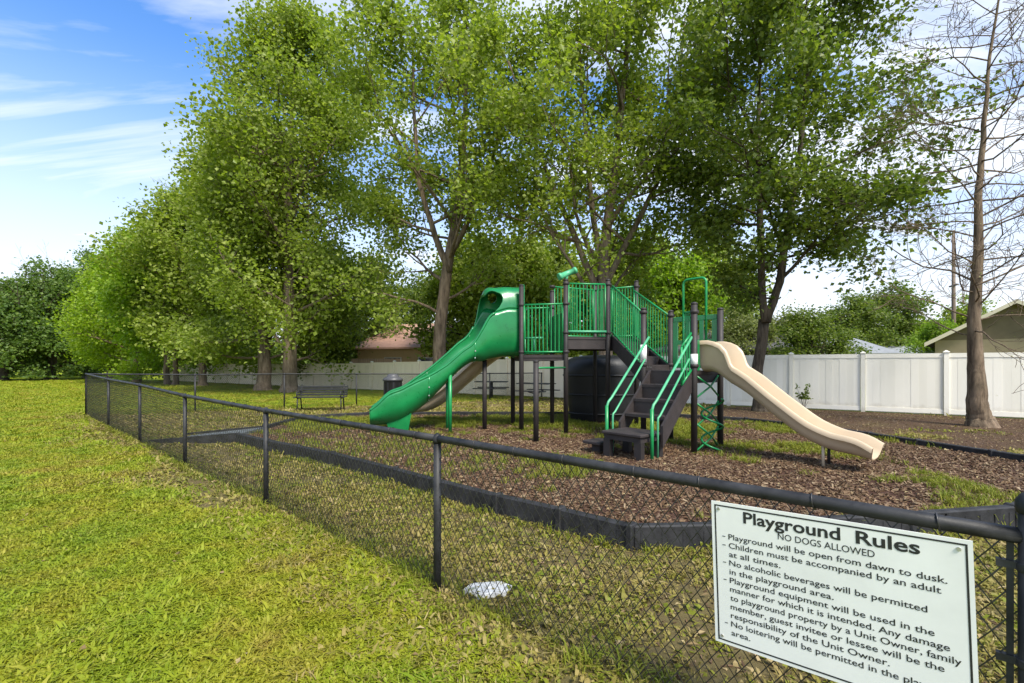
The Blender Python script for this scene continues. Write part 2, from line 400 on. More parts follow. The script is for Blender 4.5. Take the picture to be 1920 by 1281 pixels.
# ------------------------------------------------------------------ ground sheets
def sheet(name, poly, z, m, step=None):
    me = bpy.data.meshes.new(name)
    me.from_pydata([(p[0], p[1], z) for p in poly], [], [tuple(range(len(poly)))]); me.materials.append(m)
    o = link_mesh(name, me); tag(o, kind='structure'); return o

def ragged(poly, step=.25, amp=.12, seed=1):
    r = np.random.default_rng(seed); out = []
    for i in range(len(poly)):
        a = np.array(poly[i][:2]); b = np.array(poly[(i + 1) % len(poly)][:2]); L = np.linalg.norm(b - a)
        n = max(1, int(L / step)); nrm = np.array([-(b - a)[1], (b - a)[0]]) / max(L, 1e-6)
        for k in range(n):
            p = a + (b - a) * k / n; e = min(k, n - k) / n
            w = (float(vnoise(p[0], p[1], 1.1)) - .5) * 2 * amp + (float(vnoise(p[0], p[1], 4.5)) - .5) * amp * .8 + (r.random() - .5) * .03
            out.append(tuple(p + nrm * w * min(1, e * 8 + .2)))
    return out

gs = 600
sheet('lawn', [(-gs, -60), (gs, -60), (gs, gs), (-gs, gs)], 0, M['lawn'])
DRY = [(2.95, -.7), (1.02, .90), (-.95, 2.75), (-3.0, 4.80), (-5.1, 6.8), (-7.3, 9.05), (-9.9, 11.45), (-12.7, 14.1), (-10.1, 15.15), (-7.85, 16.4), (-5.75, 17.6), (-3.3, 18.95), (-.95, 20.3), (1.35, 21.7)]
DRY += [(x, vinyl_y(x) + .02) for x in (2.0, 8.0, 14.0, 20.0)] + [(26, 5), (12, -1)]
dry_r = ragged(DRY, .06, .22, 5)
def fence_dist(x, y):
    """signed distance to the front fence, positive on the lawn side"""
    x = np.asarray(x, float); y = np.asarray(y, float); best = np.full(x.shape, 1e9); sg = np.zeros(x.shape)
    pts_ = [(6.0, -2.68)] + [(p[0], p[1]) for p in FR]
    for i in range(len(pts_) - 1):
        ax0, ay0 = pts_[i]; dx0, dy0 = pts_[i + 1][0] - ax0, pts_[i + 1][1] - ay0; l2 = dx0 * dx0 + dy0 * dy0
        t = np.clip(((x - ax0) * dx0 + (y - ay0) * dy0) / l2, 0, 1); d = np.hypot(x - ax0 - t * dx0, y - ay0 - t * dy0)
        cr_ = dx0 * (y - ay0) - dy0 * (x - ax0); k_ = d < best; best = np.where(k_, d, best); sg = np.where(k_, np.sign(cr_), sg)
    return best * sg
sheet('dry_ground', dry_r, .004, M['dry'])

M['soil'] = ground_mat('leaf_littered_soil', [(.3, (.075, .045, .030)), (.5, (.105, .066, .040)), (.72, (.14, .12, .045))], [(.3, (.05, .032, .024)), (.55, (.12, .075, .05)), (.75, (.22, .16, .10))], .8, 26, .5, .9, 45)
SOIL = ragged([(7.0, 10.2), (7.3, 8.4), (7.8, 6.2), (9.5, 4.2), (20, 4.5), (20, 9.35), (12, 14.87), (8.2, 17.4), (6.0, 15.5), (6.0, 12.2)], .25, .14, 8)
sheet('bare_soil', SOIL, .009, M['soil'])

# mulch bed: gently uneven surface inside the border
def mulch_bed():
    xs = np.linspace(-6, 8.2, 120); ys = np.linspace(3.5, 14, 90)
    V = []; idx = {}; Fq = []
    X, Y = np.meshgrid(xs, ys, indexing='ij'); In = inside(BORDER, X, Y)
    Zh = MULCH_Z + (vnoise(X, Y, 1.2) - .5) * .05 + (vnoise(X, Y, 4) - .5) * .025
    nx, ny = X.shape
    for i in range(nx - 1):
        for j in range(ny - 1):
            q = [(i, j), (i + 1, j), (i + 1, j + 1), (i, j + 1)]
            if any(In[a] for a in q):
                f = []
                for a in q:
                    if a not in idx:
                        idx[a] = len(V); z = Zh[a]
                        x_, y_ = X[a], Y[a]
                        if not In[a]:                       # pull outside corners onto the border line
                            bx, by, bd = x_, y_, 1e9
                            for k in range(len(BORDER)):
                                a0 = np.array(BORDER[k]); b0 = np.array(BORDER[(k + 1) % len(BORDER)]); d = b0 - a0
                                t = np.clip(np.dot(np.array([x_, y_]) - a0, d) / np.dot(d, d), 0, 1); p = a0 + d * t
                                dd = np.hypot(p[0] - x_, p[1] - y_)
                                if dd < bd: bd, bx, by = dd, p[0], p[1]
                            x_, y_ = bx, by
                        V.append((x_, y_, z))
                    f.append(idx[a])
                Fq.append(f)
    me = fast_mesh('mulch_bed', V, Fq, M['mulch'], True)
    tag(link_mesh('mulch_bed', me), kind='structure')
mulch_bed()

# ------------------------------------------------------------------ black plastic edging round the mulch
edging = empty('play_border', (0, 8.5, 0), 'low black plastic edging curving round the mulch bed of the play structure', 'edging')
def edging_piece(a, b):
    a = Vector((a[0], a[1], 0)); b = Vector((b[0], b[1], 0)); d = b - a; L = d.length; rz = math.atan2(d.y, d.x); c = (a + b) / 2
    mb = MB(); mb.box((c.x, c.y, .10), (L - .012, .085, .20), rz, bev=.012)
    n = max(2, int(L / .16)); nrm = Vector((-d.y, d.x, 0)).normalized()
    for k in range(n):
        p = a + d * ((k + .5) / n)
        for s in (-1, 1):
            q = p + nrm * s * .0405
            mb.box((q.x, q.y, .075), (.045, .012, .15), rz)
    mb.box((a.x, a.y, .105), (.06, .115, .214), rz, bev=.01)
    return mb
for i in range(len(BORDER)):
    a = Vector((*BORDER[i], 0)); b = Vector((*BORDER[(i + 1) % len(BORDER)], 0))
    if i == 11: continue                                # entrance with the ramp
    L = (b - a).length; n = max(1, round(L / 1.22))
    for k in range(n):
        edging_piece(a + (b - a) * k / n, a + (b - a) * (k + 1) / n).build('border_segment', M['border'], edging)
# entrance ramp at the left corner
ramp_o = empty('entrance_ramp', (-5.9, 9.85, 0), 'grey rubber access ramp with low black sides leading into the mulch bed', 'ramp')
mb = MB()
A0, A1, B0, B1 = (-5.27, 9.25), (-5.34, 10.35), (-6.75, 9.35), (-6.80, 10.2)
mb.add([(*A0, .17), (*A1, .17), (*B1, .02), (*B0, .02), (*A0, 0), (*A1, 0), (*B1, 0), (*B0, 0)], [(0, 1, 2, 3), (0, 4, 5, 1), (1, 5, 6, 2), (2, 6, 7, 3), (3, 7, 4, 0), (7, 6, 5, 4)])
mb.build('ramp_surface', M['ramp'], ramp_o)
for (p, q) in ((A0, (-7.1, 9.25)), (A1, (-6.95, 10.3))):
    mb = MB(); d = Vector((q[0] - p[0], q[1] - p[1], 0)); nrm = Vector((-d.y, d.x, 0)).normalized() * .045; vs = []
    for pt, h in ((p, .2), (q, .05)):
        for s in (-1, 1):
            for z in (0, h): vs.append((pt[0] + nrm.x * s, pt[1] + nrm.y * s, z))
    mb.add(vs, [(0, 1, 3, 2), (4, 6, 7, 5), (0, 4, 5, 1), (2, 3, 7, 6), (1, 5, 7, 3), (0, 2, 6, 4)])
    mb.build('side_curb', M['border'], ramp_o)

# ------------------------------------------------------------------ chain-link fences
def chainlink(bay0, bay1, p=.055, r=.0023, side=1.0, tint=None):
    (x0, y0, h0), (x1, y1, h1) = bay0, bay1
    d = np.array([x1 - x0, y1 - y0]); L = np.linalg.norm(d); d = d / L; nrm = np.array([-d[1], d[0]])
    n = int(round(L / p)); p_ = L / n
    hm = min(h0, h1) - .01; m = int((hm - .03) / (p_ * 1.36))
    i = np.arange(n)[:, None]; j = np.arange(m + 1)[None, :]
    s = (i + .5) * p_ + np.where((i + j) % 2 == 0, 1, -1) * p_ / 2
    hh = h0 + (h1 - h0) * (s / L)
    z = .03 + (j / m) * (hh - .035) + 0 * i
    dep = np.where(j % 2 == 0, 1, -1) * .0022 + 0 * i
    ring = [(math.cos(a), math.sin(a)) for a in (0.5, 0.5 + 2.094, 0.5 + 4.189)]
    V = np.zeros((n, m + 1, 3, 3))
    for k, (a, b) in enumerate(ring):
        ss = s + a * r * 1.25; dd = dep + b * r
        V[:, :, k, 0] = x0 + d[0] * ss + nrm[0] * dd; V[:, :, k, 1] = y0 + d[1] * ss + nrm[1] * dd; V[:, :, k, 2] = z
    base = (np.arange(n)[:, None] * (m + 1) + np.arange(m)[None, :]) * 3
    Fq = np.concatenate([np.stack([base + k, base + (k + 1) % 3, base + 3 + (k + 1) % 3, base + 3 + k], -1).reshape(-1, 4) for k in range(3)])
    return V.reshape(-1, 3), Fq

def fence(name, pts, label, p, r, post_r, rail_r, end_posts=()):
    base = Vector((pts[len(pts) // 2][0], pts[len(pts) // 2][1], 0))
    root = empty(name, base, label, 'fence')
    for k in range(len(pts) - 1):
        V, Fq = chainlink(pts[k], pts[k + 1], p, r)
        me = fast_mesh('wire_mesh', V - np.array(base), Fq, M['wire'], False)
        tag(link_mesh('wire_mesh', me, root), kind='stuff')
        a = Vector((pts[k][0], pts[k][1], pts[k][2])); b = Vector((pts[k + 1][0], pts[k + 1][1], pts[k + 1][2]))
        mb = MB(); L = (b - a).length
        mb.tube([a + (b - a) * t for t in np.linspace(0, 1, 9)], rail_r, 12)
        mb.build('top_rail', M['rail'], root)
        mb = MB(); dv = (b - a).normalized(); up = Vector((0, 0, 1)); sd_ = dv.cross(up)
        for q in np.arange(.22, L - .1, .36):                # tie wires round the rail
            c = a + dv * (q + random.uniform(-.05, .05)); pts_ = []
            for an in np.linspace(0, 2 * math.pi, 9):
                pts_.append(c + dv * .012 * (an - 3.1) / 3.1 + (up * math.cos(an) + sd_ * math.sin(an)) * (rail_r + .003))
            mb.tube(pts_, .0032, 4, False)
        tag(mb.build('tie_wires', M['wire'], root), kind='stuff')
    for k, (x, y, h) in enumerate(pts):
        pr = post_r * (1.35 if k in end_posts else 1.0); hp = h + (.09 if k in end_posts else .0)
        mb = MB(); mb.tube([(x, y, -.05), (x, y, hp - rail_r if k not in end_posts else hp)], pr, 14)
        mb.build('post', M['rail'], root)
        mb = MB(); mb.lathe((x, y, hp - (.03 if k not in end_posts else .02)), [(pr + .004, 0), (pr + .006, .02), (pr + .006, .035), (pr * .8, .055), (pr * .3, .066)], 14)
        mb.build('post_cap', M['rail'], root)
    return root
front_fence = fence('chain_link_fence', FR, 'black chain link fence with top rail running from the rules sign across the lawn', .0295, .0023, .026, .0245, (0,))
# tension bar and bands at the gate post
a = Vector((FR[0][0], FR[0][1], 0)); b = Vector((FR[1][0], FR[1][1], 0)); dv = (b - a).normalized()
c = a + dv * .05
MB().box((c.x, c.y, .5), (.016, .006, .96), math.atan2(dv.y, dv.x)).build('tension_bar', M['rail'], front_fence)
for z in (.25, .62, .9):
    mb = MB(); mb.lathe((a.x, a.y, z), [(.039, 0), (.040, .004), (.040, .022), (.039, .026)], 16); q = a + dv * .05
    mb.box((q.x, q.y, z + .013), (.06, .02, .022), math.atan2(dv.y, dv.x)); mb.build('tension_band', M['rail'], front_fence)
fence('chain_link_fence', BK, 'far black chain link fence passing behind the bench and trash can', .0295, .0026, .026, .021)

# ------------------------------------------------------------------ rules sign on the fence
def font_mesh(txt, size, bold=0.0):
    cu = bpy.data.curves.new('text', 'FONT'); cu.body = txt; cu.size = size; cu.offset = bold; cu.resolution_u = 3
    to = bpy.data.objects.new('text', cu); COL.objects.link(to)
    dg = bpy.context.evaluated_depsgraph_get(); dg.update()
    me = bpy.data.meshes.new_from_object(to.evaluated_get(dg))
    COL.objects.unlink(to); bpy.data.objects.remove(to); bpy.data.curves.remove(cu)
    return me
pA = Vector((FR[1][0], FR[1][1], 0)); pB = Vector((FR[0][0], FR[0][1], 0)); dF = (pB - pA).normalized()
nF = dF.cross(Vector((0, 0, 1)))
SW, SH = .775, .567
tl = pA + dF * 1.812 + nF * .034 + Vector((0, 0, .945))
Ms = Matrix((dF, Vector((0, 0, 1)), nF)).transposed() @ Matrix.Rotation(R(1.75), 3, 'Z')
ax, ay, an_ = Ms.col[0].copy(), Ms.col[1].copy(), Ms.col[2].copy()
def sp(x, y, d=0): return tl + ax * x - ay * y + an_ * d
sign = empty('rules_sign', tl - ay * SH, 'white playground rules sign with black lettering fixed on the chain link fence', 'sign')
MB().box(sp(SW / 2, SH / 2, 0), (SW, SH, .005), M=Ms).build('sign_board', M['white'], sign)
mb = MB(); i_, t_ = .012, .0055
for (x0, y0, x1, y1) in ((i_, i_, SW - i_, i_ + t_), (i_, SH - i_ - t_, SW - i_, SH - i_), (i_, i_ + t_, i_ + t_, SH - i_ - t_), (SW - i_ - t_, i_ + t_, SW - i_, SH - i_ - t_)):
    mb.add([sp(x0, y0, .0032), sp(x0, y1, .0032), sp(x1, y1, .0032), sp(x1, y0, .0032)], [(0, 1, 2, 3)])
mb.build('border_line', M['print'], sign)
def put_text(name, txt, x, y, cap, width=None, sx=None, bold=0.0):
    me = font_mesh(txt, 1.0, bold)
    co = np.zeros(len(me.vertices) * 3, np.float32); me.vertices.foreach_get('co', co); co = co.reshape(-1, 3)
    x0 = co[:, 0].min(); w = co[:, 0].max() - x0
    sy = cap / .70
    s = (width / w) if width else sx
    V = [sp(x + (p[0] - x0) * s, y - p[1] * sy, .0034) for p in co]
    b0 = base_of(sign)
    me.vertices.foreach_set('co', np.array([list(v - b0) for v in V], np.float32).ravel())
    me.materials.clear(); me.materials.append(M['print']); me.update()
    link_mesh(name, me, sign)
    return s
put_text('title_lettering', 'Playground', .122, .068, .043, width=.318, bold=.022); put_text('title_lettering', 'Rules', .484, .068, .043, width=.168, bold=.022)
put_text('lettering', 'NO DOGS ALLOWED', .243, .106, .0235, width=.292, bold=.004)
L0 = ['Playground will be open from dawn to dusk.', 'Children must be accompanied by an adult', 'at all times.', 'No alcoholic beverages will be permitted', 'in the playground area.',
      'Playground equipment will be used in the', 'manner for which it is intended. Any damage', 'to playground property by a Unit Owner, family', 'member, guest invitee or lessee will be the', 'responsibility of the Unit Owner.',
      'No loitering will be permitted in the playground', 'area.']
WD = {0: .650, 1: .635, 2: .185, 3: .600, 4: .35, 5: .615, 6: .650, 7: .675, 8: .635, 9: .50, 10: .690, 11: .07}
for k, t in enumerate(L0):
    y = .144 + .0345 * k
    put_text('lettering', t, .064, y, .0215, width=WD[k], bold=.008)
    if k in (0, 1, 3, 5, 10): 
        mb = MB(); mb.add([sp(.040, y - .010, .0034), sp(.040, y - .007, .0034), sp(.052, y - .007, .0034), sp(.052, y - .010, .0034)], [(0, 1, 2, 3)]); mb.build('dash', M['print'], sign)
for (x, y) in ((.028, .028), (SW - .032, .03), (.028, SH - .03), (SW - .032, SH - .03)):
    mb = MB(); mb.tube([sp(x, y, .002), sp(x, y, .006)], .006, 10); mb.build('bolt', M['steel'], sign)

# ------------------------------------------------------------------ white vinyl privacy fence
vf = empty('vinyl_fence', (0, vinyl_y(0), 0), 'long white vinyl privacy fence with square posts behind the trees', 'fence')
vd = Vector((1, -.69, 0)).normalized(); vrz = math.atan2(vd.y, vd.x)
def unit_box(name, size, m, bev=0): 
    mb = MB(); mb.box((0, 0, size[2] / 2), size, bev=bev); return mb.mesh(name, m)
BW = .188
me_board = unit_box('board', (BW, .022, 1.0), M['vinyl_board']); me_post = unit_box('post', (.112, .112, 1.0), M['vinyl_board']); me_rail = unit_box('rail', (1.875, .05, .13), M['vinyl'])
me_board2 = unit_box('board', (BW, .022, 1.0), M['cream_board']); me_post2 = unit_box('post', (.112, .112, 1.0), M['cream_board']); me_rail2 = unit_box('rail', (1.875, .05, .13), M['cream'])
mbc = MB(); mbc.add([(-.075, -.075, 0), (.075, -.075, 0), (.075, .075, 0), (-.075, .075, 0), (-.075, -.075, .025), (.075, -.075, .025), (.075, .075, .025), (-.075, .075, .025), (0, 0, .07)],
        [(3, 2, 1, 0), (0, 1, 5, 4), (1, 2, 6, 5), (2, 3, 7, 6), (3, 0, 4, 7), (4, 5, 8), (5, 6, 8), (6, 7, 8), (7, 4, 8)])
me_cap = mbc.mesh('post_cap', M['vinyl'])
v0 = Vector((9.63, vinyl_y(9.63), 0))
far_mb = MB()
for k in range(-26, 7):
    p = v0 + vd * 2.0 * k
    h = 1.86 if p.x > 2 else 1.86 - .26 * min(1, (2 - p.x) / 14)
    is_cream = p.x < 1.5
    link_mesh('post', me_post2 if is_cream else me_post, vf, (p.x, p.y, -.02), (0, 0, vrz), (1, 1, h + .04)); link_mesh('post_cap', me_cap, vf, (p.x, p.y, h + .02), (0, 0, vrz))
    c = p + vd * 1.0
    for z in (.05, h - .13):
        link_mesh('rail', me_rail2 if is_cream else me_rail, vf, (c.x, c.y, z), (0, 0, vrz))
    for q in range(10):
        s = p + vd * (.0625 + .0935 + .1875 * q)
        dz = random.uniform(-.004, .004)
        off = Vector((-vd.y, vd.x, 0)) * random.uniform(-.003, .003)
        if -17 < k < 7: link_mesh('board', me_board2 if is_cream else me_board, vf, (s.x + off.x, s.y + off.y, .03 + dz), (0, 0, vrz + random.uniform(-.012, .012)), (1, 1, h - .09))
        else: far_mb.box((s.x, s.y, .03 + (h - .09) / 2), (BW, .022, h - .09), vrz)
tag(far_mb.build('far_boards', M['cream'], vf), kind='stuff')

# ------------------------------------------------------------------ play structure
ps = empty('play_structure', (1.6, 9.6, MULCH_Z), 'green and brown play structure with decks, stairs and slides on mulch', 'play structure')
GZ = MULCH_Z - .05
POSTR = .050
def post(x, y, h, m='brown', r=POSTR, z0=GZ):
    mb = MB(); mb.tube([(x, y, z0), (x, y, h - .02)], r, 14); mb.lathe((x, y, h - .025), [(r + .003, 0), (r + .004, .02), (r * .8, .035), (r * .3, .042)], 14)
    return mb.build('post', M[m], ps)
# lower deck
vL = Vector((.76, .65, 0)); uL = Vector((.65, -.76, 0))
P1 = Vector((2.93, 7.72, 0)); P2 = P1 + vL * .88; P4 = P1 - uL * .95; P3 = P2 - uL * .95
ZL, ZM, ZU = 1.41, 1.72, 2.10
Mm = [Vector((.20, 10.2, 0)), Vector((1.12, 9.98, 0)), Vector((.92, 11.0, 0)), Vector((.02, 11.25, 0))]
Ua, Ub, Uc, Ue, Ug = Mm[1], Vector((2.02, 10.1, 0)), Vector((2.84, 10.96, 0)), Vector((1.99, 11.5, 0)), Mm[2]
for (p, h) in ((P1, 2.5), (P2, 2.48), (P3, 2.52), (P4, 2.5), (Mm[0], 3.2), (Ua, 3.28), (Mm[2], 3.2), (Mm[3], 3.2), (Ub, 3.3), (Uc, 3.42), (Ue, 3.42)):
    post(p.x, p.y, h)
post(-.60, 10.5, 1.66); 
pp = P(1005, 830, MULCH_Z); post(pp.x, pp.y, hgt(677, pp.y))
def deck(poly, z, th=.06, skirt=.14):
    mb = MB(); c = sum(poly, Vector()) / len(poly)
    mb.prism([(p.x, p.y) for p in poly], z - th, z)
    n = len(poly)
    for i in range(n):
        a, b = poly[i], poly[(i + 1) % n]; d = b - a; m_ = (a + b) / 2; nn = (m_ - c); nn.z = 0; nn.normalize()
        q = m_ - nn * .03
        mb.box((q.x, q.y, z - th - skirt / 2 - .002), (d.length - .06, .03, skirt), math.atan2(d.y, d.x))
    mb.build('deck', M['deck'], ps)
deck([P1, P2, P3, P4], ZL); deck(Mm, ZM, .06, .06); deck([Ua, Ub, Uc, Ue, Ug], ZU, .06, .20)

me_bar = {}
CLAMPS = set(); POSTS = [P1, P2, P3, P4, *Mm, Ub, Uc, Ue]
_c = MB(); _c.lathe((0, 0, -.028), [(POSTR + .004, 0), (POSTR + .011, .003), (POSTR + .011, .053), (POSTR + .004, .056)], 14); _c.box((POSTR + .012, 0, 0), (.02, .03, .04)); CLAMP_ME = _c.mesh('clamp', M['brown'])
def bar_mesh(m, r=.011):
    k = (m, r)
    if k not in me_bar:
        mb = MB(); mb.tube([(0, 0, 0), (0, 0, 1)], r, 8, False); me_bar[k] = mb.mesh('bar', M[m])
    return me_bar[k]
def railing(p, q, z0, z1, n, m='green_metal', zq=None, tr=.019, inset=.06, name='railing'):
    """frame of two rails and end stiles with separate upright bars; zq = (z0, z1) at the q end for sloping rails"""
    za0, za1 = (z0, z1); zb0, zb1 = zq if zq else (z0, z1)
    d = (q - p); L = d.length; d = d / L; a = p + d * inset; b = q - d * inset
    A0_, A1_ = Vector((a.x, a.y, za0)), Vector((a.x, a.y, za1)); B0_, B1_ = Vector((b.x, b.y, zb0)), Vector((b.x, b.y, zb1))
    mb = MB(); mb.tube([A0_, A1_], tr * .9, 8); mb.tube([B0_, B1_], tr * .9, 8); mb.tube([A0_, B0_], tr, 8); mb.tube([A1_, B1_], tr, 8)
    o = mb.build(name, M[m], ps)
    for pp_, zz in ((p, (za0, za1)), (q, (zb0, zb1))):
        for z_ in zz:
            kz = round(z_, 1)
            if (round(pp_.x, 2), round(pp_.y, 2), kz) in CLAMPS: continue
            CLAMPS.add((round(pp_.x, 2), round(pp_.y, 2), kz))
            if min((pp_ - c_).length for c_ in POSTS) < .03: link_mesh('clamp', CLAMP_ME, ps, (pp_.x, pp_.y, z_))
    me = bar_mesh(m)
    for k in range(n):
        t = (k + 1) / (n + 1); x = A0_ + (B0_ - A0_) * t; top = A1_ + (B1_ - A1_) * t
        link_mesh('bar', me, o, x, None, (1, 1, (top - x).z))
    return o
def panel(p, q, z0, z1, m='green', holes=True, th=.03, inset=.055):
    d = q - p; L = d.length; d.normalize(); a = p + d * inset; b = q - d * inset; W = (b - a).length; c = (a + b) / 2; rz = math.atan2(d.y, d.x)
    mb = MB(); H = z1 - z0
    fr = .09
    mb.box((c.x, c.y, z0 + fr / 2), (W, th, fr), rz, bev=.008); mb.box((c.x, c.y, z1 - fr / 2), (W, th, fr), rz, bev=.008)
    for s in (-1, 1):
        e = c + d * s * (W / 2 - fr / 2); mb.box((e.x, e.y, (z0 + z1) / 2), (fr, th, H - 2 * fr), rz)
    if holes:
        for k in (-1, 1): 
            e = c + d * k * W * .16; mb.box((e.x, e.y, (z0 + z1) / 2), (.07, th * .9, H - 2 * fr), rz)
        mb.box((c.x, c.y, (z0 + z1) / 2), (W - 2 * fr, th * .8, .08), rz)
    else: mb.box((c.x, c.y, (z0 + z1) / 2), (W - 2 * fr, th * .6, H - 2 * fr), rz)
    return mb.build('green_panel', M[m], ps)
# middle deck railings
railing(Mm[0], Mm[1], ZM + .06, ZM + 1.06, 9)
railing(Mm[2], Mm[3], ZM + .06, ZM + 1.10, 9)
panel(Mm[1], Mm[2], ZM + .05, ZM + .9, 'green', False)
mb = MB(); lr0, lr1 = Vector((.28, 10.24, ZM + .36)), Vector((.66, 10.15, ZM + .36)); mb.tube([lr0, lr1], .022, 8)
for t in (0, .5, 1): q = lr0 + (lr1 - lr0) * t; mb.tube([q, (q.x, q.y, ZM)], .014, 8)
mb.build('low_step_rail', M['green_pale'], ps)
# upper deck railings
railing(Ua, Ub, ZU + .08, ZU + 1.10, 9)
railing(Uc, Ue, ZU + .08, ZU + 1.2, 12)
railing(Ue, Ug, ZU + .08, ZU + 1.2, 11)
mb = MB(); q0 = Ua + Vector((0, .06, ZU + .10)); q1 = Ub + Vector((0, .0, ZU + .10)); mb.tube([q0 + Vector((.05, -.07, 0)), q1 + Vector((-.05, -.07, 0))], .026, 8); mb.build('toe_rail', M['green_pale'], ps)
# stair bridge from the upper deck down to the lower deck
s0, s1 = Ub.lerp(Uc, .12), Ub.lerp(Uc, .88); e0, e1 = P4.copy(), P3.copy()
ns = 4
sb = MB()
bridge = None
for k in range(ns):
    t0, t1 = k / ns, (k + 1) / ns; z = ZU + (ZL - ZU) * (k + .6) / (ns + .2)
    a0, a1, b1, b0 = s0.lerp(e0, t0), s1.lerp(e1, t0), s1.lerp(e1, t1), s0.lerp(e0, t1)
    mb = MB(); mb.prism([(a0.x, a0.y), (b0.x, b0.y), (b1.x, b1.y), (a1.x, a1.y)][::-1], z - .04, z)
    mb.add([(b0.x, b0.y, z - .20), (b1.x, b1.y, z - .20), (b1.x, b1.y, z - .042), (b0.x, b0.y, z - .042)], [(0, 1, 2, 3)])
    mb.build('bridge_step', M['deck'], ps)
for a, b in ((s0, e0), (s1, e1)):
    d = b - a; mb = MB(); nn = Vector((-d.y, d.x, 0)).normalized() * .018
    vs = []
    for p_, z in ((a, ZU), (b, ZL)):
        for s in (-1, 1):
            for dz in (-.24, .05): vs.append((p_.x + nn.x * s, p_.y + nn.y * s, z + dz))
    mb.add(vs, [(0, 1, 3, 2), (4, 6, 7, 5), (0, 4, 5, 1), (2, 3, 7, 6), (1, 5, 7, 3), (0, 2, 6, 4)]); mb.build('stringer', M['deck'], ps)
    railing(a, b, ZU + .10, ZU + 1.08, 13, zq=(ZL + .10, ZL + 1.02), inset=.05)
# lower deck railings, panel and arch
railing(P1, P1.lerp(P4, .22), ZL + .08, ZL + .95, 3, inset=.03)
panel(P2, P3, ZL + .04, ZL + .98, 'green', True)
mb = MB(); c0 = P3.lerp(P2, .27); c1 = P3.lerp(P2, .73); Rr = .09; zt = 3.06
pts = [Vector((c0.x, c0.y, ZL + .3)), Vector((c0.x, c0.y, zt - Rr))]
for an in np.linspace(0, math.pi / 2, 6)[1:]: q = c0 + (c1 - c0).normalized() * (Rr - Rr * math.cos(an)); pts.append(Vector((q.x, q.y, zt - Rr + Rr * math.sin(an))))
for an in np.linspace(math.pi / 2, 0, 6): q = c1 - (c1 - c0).normalized() * (Rr - Rr * math.cos(an)); pts.append(Vector((q.x, q.y, zt - Rr + Rr * math.sin(an))))
pts.append(Vector((c1.x, c1.y, ZL + .3)))
mb.tube(pts, .022, 10); mb.build('entry_arch', M['green_metal'], ps)
# white sleeves on two posts
for p_, za, zb in ((P1, 1.48, 1.68), (P4, 1.55, 1.86)):
    mb = MB(); mb.tube([(p_.x, p_.y, za), (p_.x, p_.y, zb)], POSTR + .006, 14); mb.build('post_sleeve', M['white'], ps)
# telescope on the tall front post
mb = MB(); tc_ = Vector((1.14, 9.97, 3.40)); td = Vector((.80, .25, .36)).normalized()
mb.tube([tc_ - td * .20, tc_ - td * .14, tc_ - td * .139, tc_ + td * .17, tc_ + td * .171, tc_ + td * .22], [.075, .075, .062, .056, .07, .07], 14)
mb.tube([(1.12, 9.98, 3.25), tc_], .035, 10); mb.build('telescope', M['green_pale'], ps)
# stairs up to the lower deck
SWD = .72
sA = P1 - uL * .06 - vL * .02; sB = P1 - uL * (.06 + SWD) - vL * .02
rises = [1.18, .95, .72]
for k, z in enumerate(rises):
    t0, t1 = -.24 * k, -.24 * (k + 1) - .03
    a0, b0 = sA + vL * t0, sB + vL * t0; a1, b1 = sA + vL * t1, sB + vL * t1
    mb = MB(); mb.prism([(a0.x, a0.y), (b0.x, b0.y), (b1.x, b1.y), (a1.x, a1.y)], z - .045, z)
    nx_ = vL * .02
    mb.prism([(a0.x - nx_.x, a0.y - nx_.y), (b0.x - nx_.x, b0.y - nx_.y), (b0.x, b0.y), (a0.x, a0.y)][::-1], z + .002, z + .184)
    mb.build('stair_tread', M['deck'], ps)
for p_ in (sA + uL * .025, sB - uL * .025):
    mb = MB(); q = p_ - vL * .86; nn = uL * .02; vs = []
    for pt, z in ((p_, ZL - .02), (q, .56)):
        for s in (-1, 1):
            for dz in (-.30, .03): vs.append((pt.x + nn.x * s, pt.y + nn.y * s, z + dz))
    mb.add(vs, [(0, 1, 3, 2), (4, 6, 7, 5), (0, 4, 5, 1), (2, 3, 7, 6), (1, 5, 7, 3), (0, 2, 6, 4)]); mb.build('stringer', M['deck'], ps)
# transfer platform at the foot of the stairs with legs
tp = sA.lerp(sB, .5) - vL * 1.04; trz = math.atan2(vL.y, vL.x)
mb = MB(); mb.box((tp.x, tp.y, .47), (.62, .72, .05), trz, bev=.012); mb.box((tp.x, tp.y, .41), (.56, .66, .08), trz)
tpo = mb.build('transfer_platform', M['deck'], ps)
for sx_, sy_ in ((-1, -1), (-1, 1), (1, -1), (1, 1)):
    q = tp + vL * .24 * sx_ + uL * .28 * sy_; mb = MB(); mb.box((q.x, q.y, .21), (.09, .12, .33), trz); mb.build('leg', M['brown'], tpo)
q = tp - vL * .05 - uL * .62; mb = MB(); mb.box((q.x, q.y, .26), (.40, .36, .05), trz, bev=.01); mb.box((q.x, q.y, .15), (.16, .16, .2), trz); mb.build('transfer_step', M['deck'], ps)
q = sA + uL * .05 - vL * .30 - uL * -.0; q2 = P3 - vL * .25; mb = MB(); mb.box((q2.x, q2.y, .50), (.34, .3, .05), trz, bev=.01); mb.box((q2.x, q2.y, .28), (.1, .1, .42), trz); mb.build('transfer_step', M['deck'], ps)
